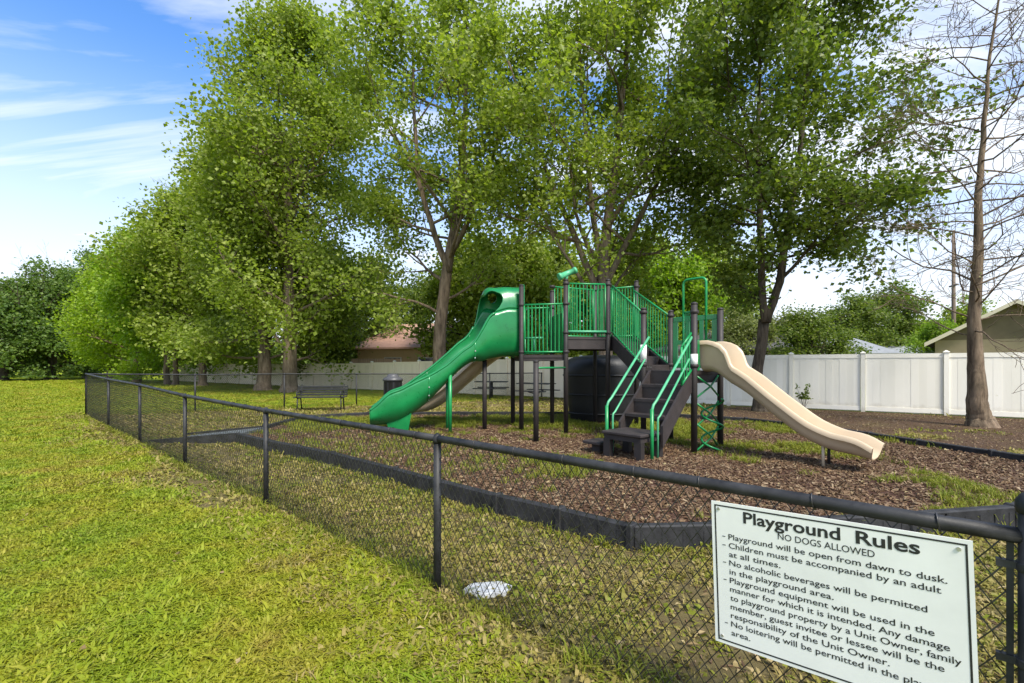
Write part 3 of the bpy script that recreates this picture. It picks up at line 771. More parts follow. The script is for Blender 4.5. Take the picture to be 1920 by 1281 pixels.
# looped stair handrails
def handrail(off, m1):
    top = sA.lerp(sB, 0) - uL * off
    a = top + vL * .02; foot = top - vL * 1.14; k = top - vL * 1.02
    mb = MB(); pts = [Vector((a.x, a.y, ZL + .58)), Vector((k.x, k.y, .98))]
    pts += [Vector((foot.x, foot.y, z)) + vL * o_ for z, o_ in ((.92, .04), (.86, .01), (.70, 0), (.05, 0))]
    mb.tube(pts, .020, 10)
    o = mb.build('handrail', M[m1], ps)
    a2 = top - vL * .1; k2 = top - vL * .93; mb = MB()
    mb.tube([Vector((a2.x, a2.y, ZL + .19)), Vector((k2.x, k2.y, .75)), Vector((k2.x, k2.y, .72)) - vL * .05, Vector((k2.x, k2.y, .66)) - vL * .06, Vector((k2.x, k2.y, .06)) - vL * .06], .016, 8)
    mb.build('lower_rail', M['green_pale'], o)
    mb = MB(); f2 = foot; mb.tube([(f2.x, f2.y, .05), (f2.x, f2.y, .86)], .027, 10); mb.build('rail_post', M['green_metal'], o)
handrail(-.04, 'green_pale'); handrail(SWD + .06, 'green_pale')
railing(P1 - uL * .03, P1 - uL * .03 - vL * .35, ZL + .03, ZL + .62, 3, zq=(ZL - .22, ZL + .38), inset=.02)

# sweep of a channel slide along horizontal direction d
def resample(st, n):
    st = np.array(st, float); s = st[:, 0]; t = np.linspace(s[0], s[-1], n); out = [t]
    for c in range(1, st.shape[1]):                                     # smooth (Catmull-Rom like) interpolation
        y = st[:, c]; m_ = np.gradient(y, s); k = np.clip(np.searchsorted(s, t) - 1, 0, len(s) - 2)
        h = s[k + 1] - s[k]; u = (t - s[k]) / h
        out.append((2 * u**3 - 3 * u**2 + 1) * y[k] + (u**3 - 2 * u**2 + u) * h * m_[k] + (-2 * u**3 + 3 * u**2) * y[k + 1] + (u**3 - u**2) * h * m_[k + 1])
    return np.stack(out, 1)
def solidify(o, th, off=1.0):
    md = o.modifiers.new('thickness', 'SOLIDIFY'); md.thickness = th; md.offset = off
    return o
def channel_slide(name, start, d, st, m, lip=.045, n=40, parent=ps):
    """stations: s, bed height, wall height, half width"""
    d = Vector((d[0], d[1], 0)).normalized(); l = Vector((-d.y, d.x, 0)); S = resample(st, n)
    V = []; Fq = []
    for i in range(n):
        s, zb, wh, hw = S[i]
        if i == 0: tz = (S[1, 1] - S[0, 1]) / (S[1, 0] - S[0, 0])
        elif i == n - 1: tz = (S[-1, 1] - S[-2, 1]) / (S[-1, 0] - S[-2, 0])
        else: tz = (S[i + 1, 1] - S[i - 1, 1]) / (S[i + 1, 0] - S[i - 1, 0])
        t = (d + Vector((0, 0, tz))).normalized(); up = l.cross(t) * -1
        if up.z < 0: up = -up
        up = (up * .6 + Vector((0, 0, .4))).normalized() if s < .5 else up
        c = start + d * s; c.z = zb
        sec = [(-hw - lip, wh - .06), (-hw - lip, wh - .015), (-hw - lip * .75, wh), (-hw - .008, wh), (-hw + .006, wh - .02), (-hw + .03, .10), (-hw + .07, .03), (-hw + .14, 0), (0, -.008)]
        sec = sec + [(-a, b) for a, b in reversed(sec[:-1])]
        for a, b in sec: V.append(c + l * a + up * b)
    k = len(sec)
    for i in range(n - 1):
        for j in range(k - 1): Fq.append((i * k + j, (i + 1) * k + j, (i + 1) * k + j + 1, i * k + j + 1))
    mb = MB(); mb.add(V, Fq, True); o = mb.build(name, M[m], parent); solidify(o, .014, 0)
    md = o.modifiers.new('edges', 'EDGE_SPLIT'); md.split_angle = R(50)
    return o
tan = channel_slide('tan_slide', P1.lerp(P2, .5), uL, [(0, ZL, .48, .26), (.14, ZL, .48, .26), (.24, ZL - .03, .45, .26), (.40, ZL - .15, .30, .26), (.65, 1.11, .25, .26), (1.1, .76, .24, .26), (1.5, .48, .24, .26), (1.8, .36, .24, .26), (2.12, .315, .22, .26), (2.28, .28, .17, .255)], 'tan')
tag(tan, 'short tan open slide off the low deck')
for s, off in ((1.72, .12), (1.72, -.12)):
    c = P1.lerp(P2, .5) + uL * s + vL * off; mb = MB(); mb.tube([(c.x, c.y, GZ), (c.x, c.y, .40)], .02, 8); mb.build('slide_leg', M['tan' if off < 0 else 'brown'], tan)
# green side plates where the tan slide meets the posts
for p_, s in ((P1, .06), (P2, -.06)):
    q = p_ + vL * s * 1.2 + uL * .02; mb = MB(); mb.box((q.x, q.y, ZL + .25), (.09, .03, .50), trz, bev=.008); mb.build('slide_mount', M['green'], ps)
# second tan slide leaving the middle deck at the back
tan2 = channel_slide('tan_slide', Vector((-.05, 11.3, 0)), Vector((-2.35, .75, 0)), [(0, 1.74, .30, .28), (.2, 1.72, .30, .28), (.5, 1.55, .26, .28), (1.0, 1.15, .25, .28), (1.6, .68, .25, .28), (2.1, .40, .25, .28), (2.5, .33, .22, .28)], 'tan')
tag(tan2, 'tan slide descending behind the green slide')
# big green slide with moulded hood
def green_slide():
    start = Vector((.12, 10.70, 0)); d = Vector((-.973, -.23, 0)).normalized(); l = Vector((-d.y, d.x, 0))     # l points to the camera side
    st = [(0, 1.70, 1.50, .40), (.25, 1.70, 1.50, .41), (.5, 1.69, 1.50, .41), (.72, 1.66, 1.46, .41), (.86, 1.62, 1.15, .405), (1.0, 1.63, .76, .39), (1.3, 1.46, .62, .37), (1.55, 1.22, .64, .36), (1.9, .84, .82, .36), (2.2, .57, .96, .36), (2.5, .38, .98, .37), (2.8, .29, .92, .38), (3.0, .28, .64, .38), (3.14, .28, .48, .37)]
    n = 100; S = resample(st, n); na = 60
    V = []; Fq = []
    BK_ = lambda s: float(np.interp(s, [.3, .75, 1.6, 2.4], [0, .28, .26, 0]))
    def surf(s, th):
        zb, H, hw = [float(np.interp(s, S[:, 0], S[:, c])) for c in (1, 2, 3)]; c = start + d * s
        ex = float(np.interp(s, [.6, .8], [.62, .72]))
        sx = math.copysign(abs(math.sin(th)) ** ex, math.sin(th)); cz = math.copysign(abs(math.cos(th)) ** ex, math.cos(th))
        q = c + l * (sx * hw * (1 + .10 * min(1, max(0, (abs(th) - .8) / .5)) * min(1, s)))
        return (q.x, q.y, zb + H / 2 - cz * H / 2 - BK_(s) * sx * hw)
    TH = np.linspace(-R(100), R(100), 41); Sv = S[:, 0]
    for s in Sv:
        for th in TH: V.append(surf(float(s), float(th)))
    k = len(TH)
    for i in range(len(Sv) - 1):
        for j in range(k - 1): Fq.append((i * k + j, (i + 1) * k + j, (i + 1) * k + j + 1, i * k + j + 1))
    # hood shell over the entrance: each strip ends at its own length, which draws the mouth
    TH2 = np.linspace(R(100), R(260), 57); nr = 30; b0_ = len(V)
    for i in range(nr + 1):
        for th in TH2:
            ad = math.degrees(th)
            end = float(np.interp(ad, [100, 106, 114, 124, 136, 148, 158, 170, 185, 215, 235, 250, 260], [.62, .50, .43, .42, .46, .56, .68, .76, .78, .79, .82, .86, .92]))
            u = i / nr * end; t2 = th if th <= math.pi else th - 2 * math.pi
            # window in the far wall: pull the grid onto an ellipse
            eu, ea = (u - .50) / .10, (math.degrees(th) - 231) / 15; rr_ = math.hypot(eu, ea)
            if .55 < rr_ < 1.0: u = .50 + .10 * eu / rr_; t2 = R(231 + 15 * ea / rr_) - 2 * math.pi
            V.append(surf(u, t2))
    k2 = len(TH2)
    for i in range(nr):
        for j in range(k2 - 1):
            f = (b0_ + i * k2 + j, b0_ + i * k2 + j + 1, b0_ + (i + 1) * k2 + j + 1, b0_ + (i + 1) * k2 + j)
            ad = math.degrees(TH2[j] + TH2[j + 1]) / 2; end = float(np.interp(ad, [215, 235, 250], [.79, .82, .86])); u = (i + .5) / nr * end
            if math.hypot((u - .50) / .10, (ad - 231) / 15) < .78: continue
            Fq.append(f)
    mb = MB(); mb.add(V, Fq, True); o = mb.build('green_slide', M['green'], ps); solidify(o, .03, 0)
    tag(o, 'large green slide with moulded hood')
    # rolled rims
    for sg in (-1, 1):
        pts = []
        for i in range(n):
            s, zb, H, hw = S[i]
            if s < (.60 if sg > 0 else .90): continue
            th = sg * R(101); c = start + d * s
            sx = math.copysign(abs(math.sin(th)) ** .72, sg); cz = math.copysign(abs(math.cos(th)) ** .72, math.cos(th))
            q = c + l * (sx * hw * 1.10); pts.append(Vector((q.x, q.y, zb + H / 2 - cz * H / 2 - float(np.interp(s, [.3, .75, 1.6, 2.4], [0, .28, .26, 0])) * sx * hw)))
        mb = MB(); mb.tube(pts, .028, 8); mb.build('rolled_rim', M['green'], o)
    # bolted flange between mouldings
    for s in (1.02, 1.98):
        i = int(np.argmin(abs(S[:, 0] - s))); zb, H, hw = S[i, 1:]; pts = []
        for th in np.linspace(-R(99), R(99), 25):
            sx = math.copysign(abs(math.sin(th)) ** .72, math.sin(th)); cz = math.copysign(abs(math.cos(th)) ** .72, math.cos(th))
            q = start + d * (S[i, 0] + .0) + l * (sx * (hw * 1.08 + .012)); pts.append(Vector((q.x, q.y, zb + H / 2 - cz * (H / 2 + .015) - float(np.interp(s, [.3, .75, 1.6, 2.4], [0, .28, .26, 0])) * sx * hw)))
        mb = MB(); mb.tube(pts, .022, 6); mb.build('flange', M['green'], o)
        for kb in range(13, 25, 3):
            q_ = pts[kb] + l * .018; mb = MB(); mb.tube([q_, q_ + l * .012], .014, 8); mb.build('bolt', M['steel'], o)
    # moulded foot under the run-out
    a = start + d * 2.40; b = start + d * 2.72; vs = []
    for pt, w, z in ((a, .20, .05), (b, .20, .05), (start + d * 2.30, .24, .60), (start + d * 2.85, .24, .40)):
        for s in (-1, 1): q = pt + l * w * s; vs.append((q.x, q.y, z))
    mb = MB(); mb.add(vs, [(0, 1, 3, 2), (0, 4, 5, 1), (2, 3, 7, 6), (0, 2, 6, 4), (1, 5, 7, 3), (4, 6, 7, 5)]); mb.build('slide_foot', M['green'], o)
    # entrance flange against the deck posts
    mb = MB(); q = start + d * -.02
    mb.box((q.x + l.x * .42, q.y + l.y * .42, 2.44), (.05, .10, 1.54), math.atan2(d.y, d.x), bev=.01); mb.box((q.x - l.x * .42, q.y - l.y * .42, 2.44), (.05, .10, 1.54), math.atan2(d.y, d.x), bev=.01)
    mb.box((q.x, q.y, 3.19), (.05, .90, .08), math.atan2(d.y, d.x), bev=.01); mb.build('entrance_frame', M['green'], o)
    c = start + d * 1.53 + l * .34
    mb = MB(); mb.tube([(c.x, c.y, GZ), (c.x, c.y, 1.30)], .038, 12); mb.build('slide_leg', M['green_metal'], o)
    c = start + d * 1.53 - l * .3
    mb = MB(); mb.tube([(c.x, c.y, GZ), (c.x, c.y, 1.25)], .03, 12); mb.build('slide_leg', M['green_metal'], o)
green_slide()
# crossed green climber under the low deck
mb = MB(); c0 = P1 + vL * .08; c1 = P2 - vL * .08
for (za, zb) in ((1.32, .98), (.98, 1.32), (.88, .52), (.52, .88), (.55, .12), (.12, .45)):
    mid = (c0 + c1) / 2 + uL * .05
    mb.tube([(c0.x, c0.y, za), (mid.x, mid.y, (za + zb) / 2), (c1.x, c1.y, zb)], .016, 8)
pts = [Vector((c0.x, c0.y, 1.3))]
for t in np.linspace(0, 1, 40):
    an = t * 4 * math.pi; q = (c0 + c1) / 2 + vL * .20 * math.sin(an) + uL * (.08 + .16 * math.cos(an)); pts.append(Vector((q.x, q.y, .95 - .85 * t)))
mb.tube(pts[1:], .017, 8); mb.build('coil_climber', M['green_metal'], ps)
# cross rail under the middle deck
mb = MB(); q0 = pp; q1 = Ua; mb.tube([(q0.x, q0.y, 1.45), (q1.x, q1.y, 1.45)], .018, 8); mb.build('cross_rail', M['green_metal'], ps)

# black crawl tunnel behind the structure
tn = empty('crawl_tunnel', (2.3, 12.25, MULCH_Z), 'large black rounded plastic crawl tunnel on mulch behind the play structure', 'tunnel')
mb = MB(); mb.lathe((2.3, 12.25, GZ), [(.74, 0), (.80, .1), (.86, .5), (.92, .95), (.965, 1.25), (.955, 1.42), (.88, 1.58), (.70, 1.66), (.4, 1.70), (.05, 1.71)], 28, 1.02, .72); mb.build('shell', M['black'], tn)
for z, r_ in ((.25, .842), (.72, .90), (1.2, .97)):
    mb = MB(); mb.tube([(2.3 + r_ * 1.02 * math.cos(a_), 12.25 + r_ * .72 * math.sin(a_), GZ + z) for a_ in np.linspace(0, 2 * math.pi, 37)], .022, 6, False); mb.build('rib', M['black'], tn)

# ------------------------------------------------------------------ bench, trash can, picnic tables, slab
bn = P(602, 770); bench = empty('park_bench', bn, 'dark metal park bench on the grass left of the green slide', 'bench')
bf = R(8); bd = Vector((math.cos(bf), math.sin(bf), 0)); bnrm = Vector((math.sin(bf), -math.cos(bf), 0))     # faces the camera side
mat_b = simple('dark_bench_metal', (.015, .0155, .015), .55, .3, 6)
def bq(x, y, z): return bn + bd * x + bnrm * y + Vector((0, 0, z))
for k in range(4):
    c = bq(0, .06 + .105 * k - .16, .45); mb = MB(); mb.box(c, (1.62, .09, .03), bf, bev=.006); mb.build('seat_slat', mat_b, bench)
for k in range(4):
    c = bq(0, -.17 - .035 * k, .52 + .085 * k); mb = MB(); mb.box(c, (1.62, .03, .068), bf, bev=.006); mb.build('back_slat', mat_b, bench)
for s in (-1, 1):
    mb = MB(); x = s * .68
    mb.tube([bq(x, .26, 0), bq(x, .22, .42), bq(x, -.16, .42), bq(x, -.30, .85)], .022, 8); mb.tube([bq(x, -.26, 0), bq(x, -.14, .42)], .022, 8); mb.tube([bq(x, .28, .44), bq(x, .30, .62), bq(x, -.2, .64)], .018, 8)
    mb.build('leg_frame', mat_b, bench)
tcn = Vector((-4.02, 16.2, 0)); can = empty('trash_can', tcn, 'black trash can with domed lid standing beside the far fence', 'trash can')
MB().lathe(tcn, [(.25, 0), (.27, .03), (.30, .95), (.31, .98)], 24).build('bin_body', M['black'], can)
mb = MB(); mb.lathe(tcn + Vector((0, 0, .975)), [(.33, 0), (.335, .05), (.30, .10), (.20, .15), (.19, .19), (.14, .23), (.04, .245)], 24); mb.build('lid', simple('grey_lid', (.06, .06, .065), .4, .3, 5), can)
for k in range(10):
    a_ = 2 * math.pi * k / 10; mb = MB(); mb.box(tcn + Vector((.292 * math.cos(a_), .292 * math.sin(a_), .5)), (.03, .06, .86), a_); mb.build('slat', M['black'], can)
def picnic(c, rz, label):
    t = empty('picnic_table', c, label, 'picnic table'); d = Vector((math.cos(rz), math.sin(rz), 0)); n_ = Vector((-d.y, d.x, 0))
    for k in range(4):
        q = c + n_ * (k - 1.5) * .19; MB().box((q.x, q.y, .74), (1.5, .17, .04), rz, bev=.006).build('table_plank', mat_b, t)
    for s in (-1, 1):
        q = c + n_ * s * .68; MB().box((q.x, q.y, .45), (1.5, .24, .04), rz, bev=.006).build('seat_plank', mat_b, t)
    mb = MB(); mb.tube([(c.x, c.y, 0), (c.x, c.y, .73)], .07, 10)
    for s in (-1, 1): q = c + n_ * s * .68; mb.tube([(c.x, c.y, .30), (q.x, q.y, .43)], .03, 8)
    mb.build('pedestal', mat_b, t)
picnic(Vector((-.95, 22.2, 0)), R(-5), 'dark picnic table behind the green slide posts'); picnic(Vector((1.0, 20.0, 0)), R(-30), 'dark picnic table seen under the middle deck')
slab_c = P(914, 1106); sl = empty('utility_cover', slab_c, 'small white utility cover set in dark soil at the fence foot', 'cover')
cor = [P(868, 1106, .03), P(893, 1117, .03), P(948, 1111, .03), P(960, 1098, .03), P(938, 1090, .03), P(884, 1094, .03)]
mb = MB(); cc = sum(cor, Vector()) / 6
mb.prism([(p.x, p.y) for p in cor], .004, .032); top_in = [cc + (p - cc) * .86 for p in cor]; mb.prism([(p.x, p.y) for p in top_in], .032, .037)
mb.box((cc.x, cc.y, .039), (.05, .018, .006), .5); mb.build('lid', M['white_stone'], sl)
mb = MB(); rim_ = [cc + (p - cc) * 1.22 + Vector((.012, .03, 0)) for p in cor]; mb.prism([(p.x, p.y) for p in rim_], -.01, .013); mb.build('rim', M['soil_dark'], sl)

# ------------------------------------------------------------------ trees
def grow(seed, stems, crown, limbs, n_leaf, leaf, spread=.45, el=(15, 60), sub=6, twig=4, droop=0.0, limb_r=.07, sides=6, wob=.16, wood_min=0.0, tip_r=.006):
    """stems: list of polylines [(x,y,z,r)...]; crown: (z_low, z_high, profile [(t, radius)...], (cx, cy) lean);
    returns wood MB and leaf anchor array"""
    r = np.random.default_rng(seed); mb = MB(); anchors = []
    zl, zh, prof, lean = crown
    pt = np.array([a for a, b in prof]); pr = np.array([b for a, b in prof])
    Rad = lambda z: float(np.interp((z - zl) / (zh - zl), pt, pr))
    def limb(p, d, L, r0, lvl):
        n = 6 if lvl < 2 else 4; pts = [np.array(p)]; dd = np.array(d, float)
        for k in range(n):
            dd = dd + r.normal(0, wob, 3) + np.array([0, 0, .07 - droop * (.6 if lvl else 1)]); dd /= np.linalg.norm(dd)
            pts.append(pts[-1] + dd * L / n)
        rad = [max(tip_r, r0 * (1 - .85 * k / n)) for k in range(n + 1)]
        if r0 > wood_min: mb.tube([Vector(q) for q in pts], rad, sides if lvl == 0 else (5 if lvl == 1 else 3), False)
        P_ = np.array(pts)
        if lvl == 2 or L < .7:
            for k in range(1, n + 1): anchors.append(P_[k])
            return
        ns_ = sub if lvl == 0 else twig
        for k in range(ns_):
            t = .25 + .75 * (k + r.random()) / ns_; f = t * n; i = min(n - 1, int(f)); q = P_[i] + (P_[i + 1] - P_[i]) * (f - i)
            ax_ = P_[i + 1] - P_[i]; ax_ /= np.linalg.norm(ax_)
            v = r.normal(0, 1, 3); v[2] *= .7; v -= ax_ * v.dot(ax_); v /= np.linalg.norm(v) + 1e-9
            ang = R(r.uniform(28, 62)); d2 = ax_ * math.cos(ang) + v * math.sin(ang)
            limb(q, d2, L * r.uniform(.32, .55) * (1.15 - .5 * t), max(tip_r, r0 * (1 - .8 * t) * .6), lvl + 1)
        if lvl >= 1:
            for k in range(n // 2, n + 1): anchors.append(P_[k])
    az = r.uniform(0, 6.28)
    tot = sum(max(0, s[-1][2] - max(zl, s[0][2])) for s in stems)
    for s in stems:
        S = np.array(s, float)
        # a finer, slightly wavering polyline
        tt = np.linspace(0, len(S) - 1, (len(S) - 1) * 4 + 1); Q = np.stack([np.interp(tt, np.arange(len(S)), S[:, c]) for c in range(4)], 1)
        Q[1:, :2] += np.cumsum(r.normal(0, .02, (len(Q) - 1, 2)), 0)
        mb.tube([Vector(q[:3]) for q in Q], list(Q[:, 3]), 12 if S[0, 3] > .15 else 8, True)
        z0 = max(zl, S[0, 2] + .3); z1 = S[-1, 2]
        if z1 <= z0: continue
        nl = max(1, int(limbs * (z1 - z0) / max(tot, .1)))
        for k in range(nl):
            z = z0 + (z1 - z0) * ((k + r.random() * .9) / nl); p = np.array([np.interp(z, Q[:, 2], Q[:, c]) for c in range(3)])
            sr = np.interp(z, Q[:, 2], Q[:, 3])
            az += 2.4 + r.normal(0, .3); e = R(r.uniform(*el)); e = e + (R(75) - e) * max(0, (z - z0) / (z1 - z0) - .7)
            off = np.array([math.cos(az), math.sin(az)])
            Rz = Rad(z + .25 * Rad(z) * math.sin(e)) + (lean[0] * off[0] + lean[1] * off[1])
            rr = max(.5, Rz - .55 * np.hypot(p[0], p[1]) * (1 if p[:2].dot(off) > 0 else -.6)) * r.uniform(.72, 1.12)
            L = rr / max(.45, math.cos(e))
            limb(p, (off[0] * math.cos(e), off[1] * math.cos(e), math.sin(e)), L, min(sr * .55, limb_r * (.4 + .18 * L)), 0)
        anchors.append(Q[-1, :3])
    A_ = np.array(anchors); rr_ = np.hypot(A_[:, 0] - lean[0], A_[:, 1] - lean[1]); lim_ = np.array([Rad(z) for z in A_[:, 2]]) * 1.3 + .7
    return mb, A_[(rr_ < lim_) & (A_[:, 2] < zh + 2.0)]

def leaves(seed, anchors, n, size, spread, keep=None):
    r = np.random.default_rng(seed)
    # clumpy: anchors weighted by a random factor so that some sprays are dense and others thin
    w = r.random(len(anchors)) ** 1.3 + .08; w /= w.sum()
    c = anchors[r.choice(len(anchors), n, p=w)] + r.normal(0, spread, (n, 3)) * np.array([1, 1, .8])
    c[:, 2] = np.maximum(c[:, 2], .4)
    a = r.normal(0, 1, (n, 3)); a[:, 2] = a[:, 2] * .6 - .35; a /= np.linalg.norm(a, axis=1)[:, None]
    u = r.normal(0, 1, (n, 3)); u[:, 2] += 1.1; nn = u - a * (u * a).sum(1)[:, None]; nn /= np.linalg.norm(nn, axis=1)[:, None]
    b = np.cross(nn, a); s = size * r.uniform(.6, 1.25, n)[:, None]
    V = np.stack([c - a * s * .5, c + b * s * .42 - a * s * .05 + nn * s * .10, c + a * s * .5 - nn * s * .06, c - b * s * .42 - a * s * .05 + nn * s * .10], 1)
    Fq = np.arange(n * 4).reshape(n, 4)
    return V.reshape(-1, 3), Fq

def tree(name, label, base, seed, stems, crown, limbs, n_leaf, leaf, lm, bm, spread=.42, cat='tree', group=None, **k):
    t = empty(name, base, label, cat, group)
    mb, an = grow(seed, stems, crown, limbs, n_leaf, leaf, **k)
    link_mesh('trunk', mb.mesh('trunk', M[bm]), t)
    if n_leaf:
        V, Fq = leaves(seed + 100, an, n_leaf, leaf, spread); link_mesh('crown', fast_mesh('crown', V, Fq, M[lm]), t)
    return t

def flare(r, h, top, *mid):
    """trunk stem with a root flare; mid: (x, y, z, r)"""
    return [(0, 0, -.15, r * 1.75), (0, 0, .12, r * 1.35), (0, 0, .5, r * 1.08)] + list(mid)

ROUND = [(0, .55), (.2, .9), (.45, 1.0), (.7, .8), (.9, .45), (1, .12)]
def prof(Rm, shape=ROUND): return [(a, b * Rm) for a, b in shape]
WIDE = [(0, .7), (.15, 1.0), (.4, .95), (.7, .7), (.9, .4), (1, .1)]

# big tree behind the green slide
b = at(826, 21.2); tree('sycamore_tree', 'tall forked tree rising directly behind the hood of the green slide', b, 11,
    [flare(.30, 0, 0, (.0, 0, 1.5, .30), (.08, 0, 3.2, .27), (.30, 0, 5.2, .25), (.45, .1, 6.0, .23), (.95, .2, 9.0, .18), (1.2, .1, 12.5, .12), (1.3, 0, 17.5, .04)),
     [(.40, 0, 5.6, .16), (-.25, -.1, 7.2, .13), (-.85, -.2, 9.5, .10), (-1.1, -.2, 13, .07), (-1.2, 0, 16.5, .03)],
     [(.45, .1, 6.4, .13), (1.5, -.3, 8.2, .10), (2.4, -.4, 11, .07), (2.8, -.3, 14.5, .03)]],
    (3.5, 18.5, [(0, 3.2), (.2, 4.2), (.45, 4.3), (.7, 3.5), (.9, 1.9), (1, .5)], (0, 0)), 42, 33000, .185, 'leaf_syc', 'bark_red', spread=.36, el=(-6, 52))
# centre tree behind the decks
b = at(1132, 18.2); tree('sycamore_tree', 'tall many-stemmed tree behind the upper deck railings of the play structure', b, 12,
    [flare(.27, 0, 0, (0, 0, 1.5, .27), (.0, 0, 4.4, .24), (.1, 0, 6.5, .19), (.5, .1, 9, .14), (.9, .1, 13, .09), (1.0, 0, 17, .03)),
     [(-.1, 0, 4.0, .14), (-.9, 0, 6.0, .12), (-1.9, .1, 8.4, .09), (-2.8, .1, 10.8, .06), (-3.4, .1, 13, .03)],
     [(.0, 0, 4.3, .13), (-.35, .2, 7, .11), (-.6, .4, 10.5, .08), (-.9, .4, 15.5, .03)],
     [(.05, 0, 4.5, .13), (.9, -.1, 6.2, .11), (1.9, -.2, 8.3, .08), (2.7, -.2, 11.5, .05), (3.0, -.2, 14.5, .02)]],
    (2.9, 17.5, [(0, 3.2), (.2, 4.2), (.45, 4.3), (.7, 3.5), (.9, 1.9), (1, .5)], (0, 0)), 44, 39000, .17, 'leaf_syc', 'bark_grey', spread=.34, el=(-16, 52))
# dark tree at the right
b = at(1429, 15.6); tree('dark_leafy_tree', 'dark green tree with forked trunk between the tan slide and the bare tree', b, 13,
    [flare(.17, 0, 0, (0, 0, 1.5, .17), (.12, 0, 3.0, .165)),
     [(.10, 0, 2.9, .125), (-.05, 0, 4.3, .115), (-.10, 0, 6.0, .105), (-.25, 0, 9, .08), (-.2, 0, 13.5, .03)],
     [(.14, 0, 2.9, .14), (.55, .05, 4.2, .13), (.85, .1, 6.0, .115), (1.25, .1, 9, .08), (1.7, .1, 13.5, .03)]],
    (3.6, 14.2, [(0, 1.8), (.16, 3.0), (.35, 3.7), (.55, 4.4), (.8, 3.9), (1, 1.0)], (.8, 0)), 44, 50000, .15, 'leaf_dark', 'bark_dark', spread=.31, el=(2, 48))
# row of trees receding at the left
b = at(544, 26.5); tree('sycamore_tree', 'tall pale-barked tree standing just left of the park bench', b, 14,
    [flare(.36, 0, 0, (0, 0, 2, .35), (-.05, 0, 6, .28), (-.1, 0, 11, .2), (.1, 0, 16, .1), (.2, 0, 20, .03))],
    (1.6, 20.5, [(0, 4.7), (.15, 5.5), (.4, 5.5), (.65, 4.3), (.85, 2.9), (1, .6)], (.1, 0)), 52, 66000, .20, 'leaf_syc', 'bark_grey', spread=.50, el=(-14, 48), twig=4)
b = at(493, 28.7); tree('sycamore_tree', 'tall tree with stout grey trunk second left of the park bench', b, 15,
    [flare(.38, 0, 0, (0, 0, 2, .35), (-.1, 0, 6, .28), (-.1, 0, 10, .18), (.0, 0, 15.6, .04))],
    (1.6, 16.2, [(0, 5.0), (.15, 5.1), (.45, 4.3), (.7, 3.0), (.9, 1.5), (1, .4)], (.0, 0)), 48, 56000, .21, 'leaf_syc', 'bark_grey', spread=.50, el=(-14, 48))
b = at(379, 34.6); tree('leafy_tree', 'mid-sized tree with reddish trunk left of the two stout trunks', b, 16,
    [flare(.24, 0, 0, (0, 0, 2, .24), (.1, 0, 6, .18), (0, 0, 13, .04))],
    (1.9, 13.9, [(0, 4.2), (.2, 5.2), (.5, 4.4), (.75, 3.0), (1, .5)], (-.3, 0)), 36, 40000, .24, 'leaf_syc', 'bark_red', spread=.5, el=(-8, 45))
b = at(322, 36.5); tree('leafy_tree', 'bright green twin-trunk tree with low crown over the white fence', b, 17,
    [[(-.28, 0, -.1, .30), (-.28, 0, .4, .22), (-.3, 0, 2, .18), (-.6, 0, 5, .12), (-.8, 0, 10, .03)], [(.28, 0, -.1, .28), (.28, 0, .4, .2), (.28, 0, 2, .17), (.6, 0, 5, .12), (.8, 0, 11, .03)]],
    (1.8, 11.5, [(0, 3.2), (.2, 4.6), (.5, 4.2), (.8, 2.4), (1, .4)], (.3, 0)), 34, 30000, .24, 'leaf_bright', 'bark_red', spread=.5, el=(-8, 45))
b = at(256, 41); tree('cypress_tree', 'feathery yellow-green tree at the far left end of the row', b, 18,
    [flare(.25, 0, 0, (-.2, 0, 2, .22), (-.2, 0, 6, .15), (-.2, 0, 11.5, .03))],
    (1.3, 12, [(0, 3.0), (.2, 3.6), (.5, 3.0), (.8, 1.6), (1, .3)], (-.9, 0)), 44, 30000, .22, 'leaf_yel', 'bark_red', spread=.5, el=(-5, 35), twig=5)
b = at(205, 44); tree('cypress_tree', 'feathery yellow-green tree next to the dark oak by the lawn', b, 19,
    [flare(.22, 0, 0, (0, 0, 2, .2), (0, 0, 6, .14), (0, 0, 10, .03))],
    (.9, 10.5, [(0, 2.2), (.2, 2.7), (.5, 2.3), (.8, 1.3), (1, .3)], (0, 0)), 40, 20000, .22, 'leaf_yel', 'bark_red', spread=.45, el=(-8, 30), twig=5)
# dark oaks far left
for (x, Z, h, w, sd_, lab) in ((95, 50, 10.2, 5.4, 21, 'broad dark green oak closest to the far fence corner'), (5, 47, 8.6, 5.0, 22, 'dark green oak at the left edge of the lawn'), (165, 58, 13.5, 5.5, 23, 'taller dark oak rising behind the feathery trees')):
    b = at(x, Z); tree('oak_tree', lab, b, sd_, [flare(.4, 0, 0, (.1, 0, 2, .36), (.3, 0, 4.5, .2), (.2, 0, h - 1.5, .04))],
        (.7, h, [(0, w * .95), (.2, w), (.55, w * .92), (.8, w * .6), (1, w * .15)], (0, 0)), 46, 30000, .28, 'leaf_oak', 'bark_dark', spread=.5, el=(-12, 55))
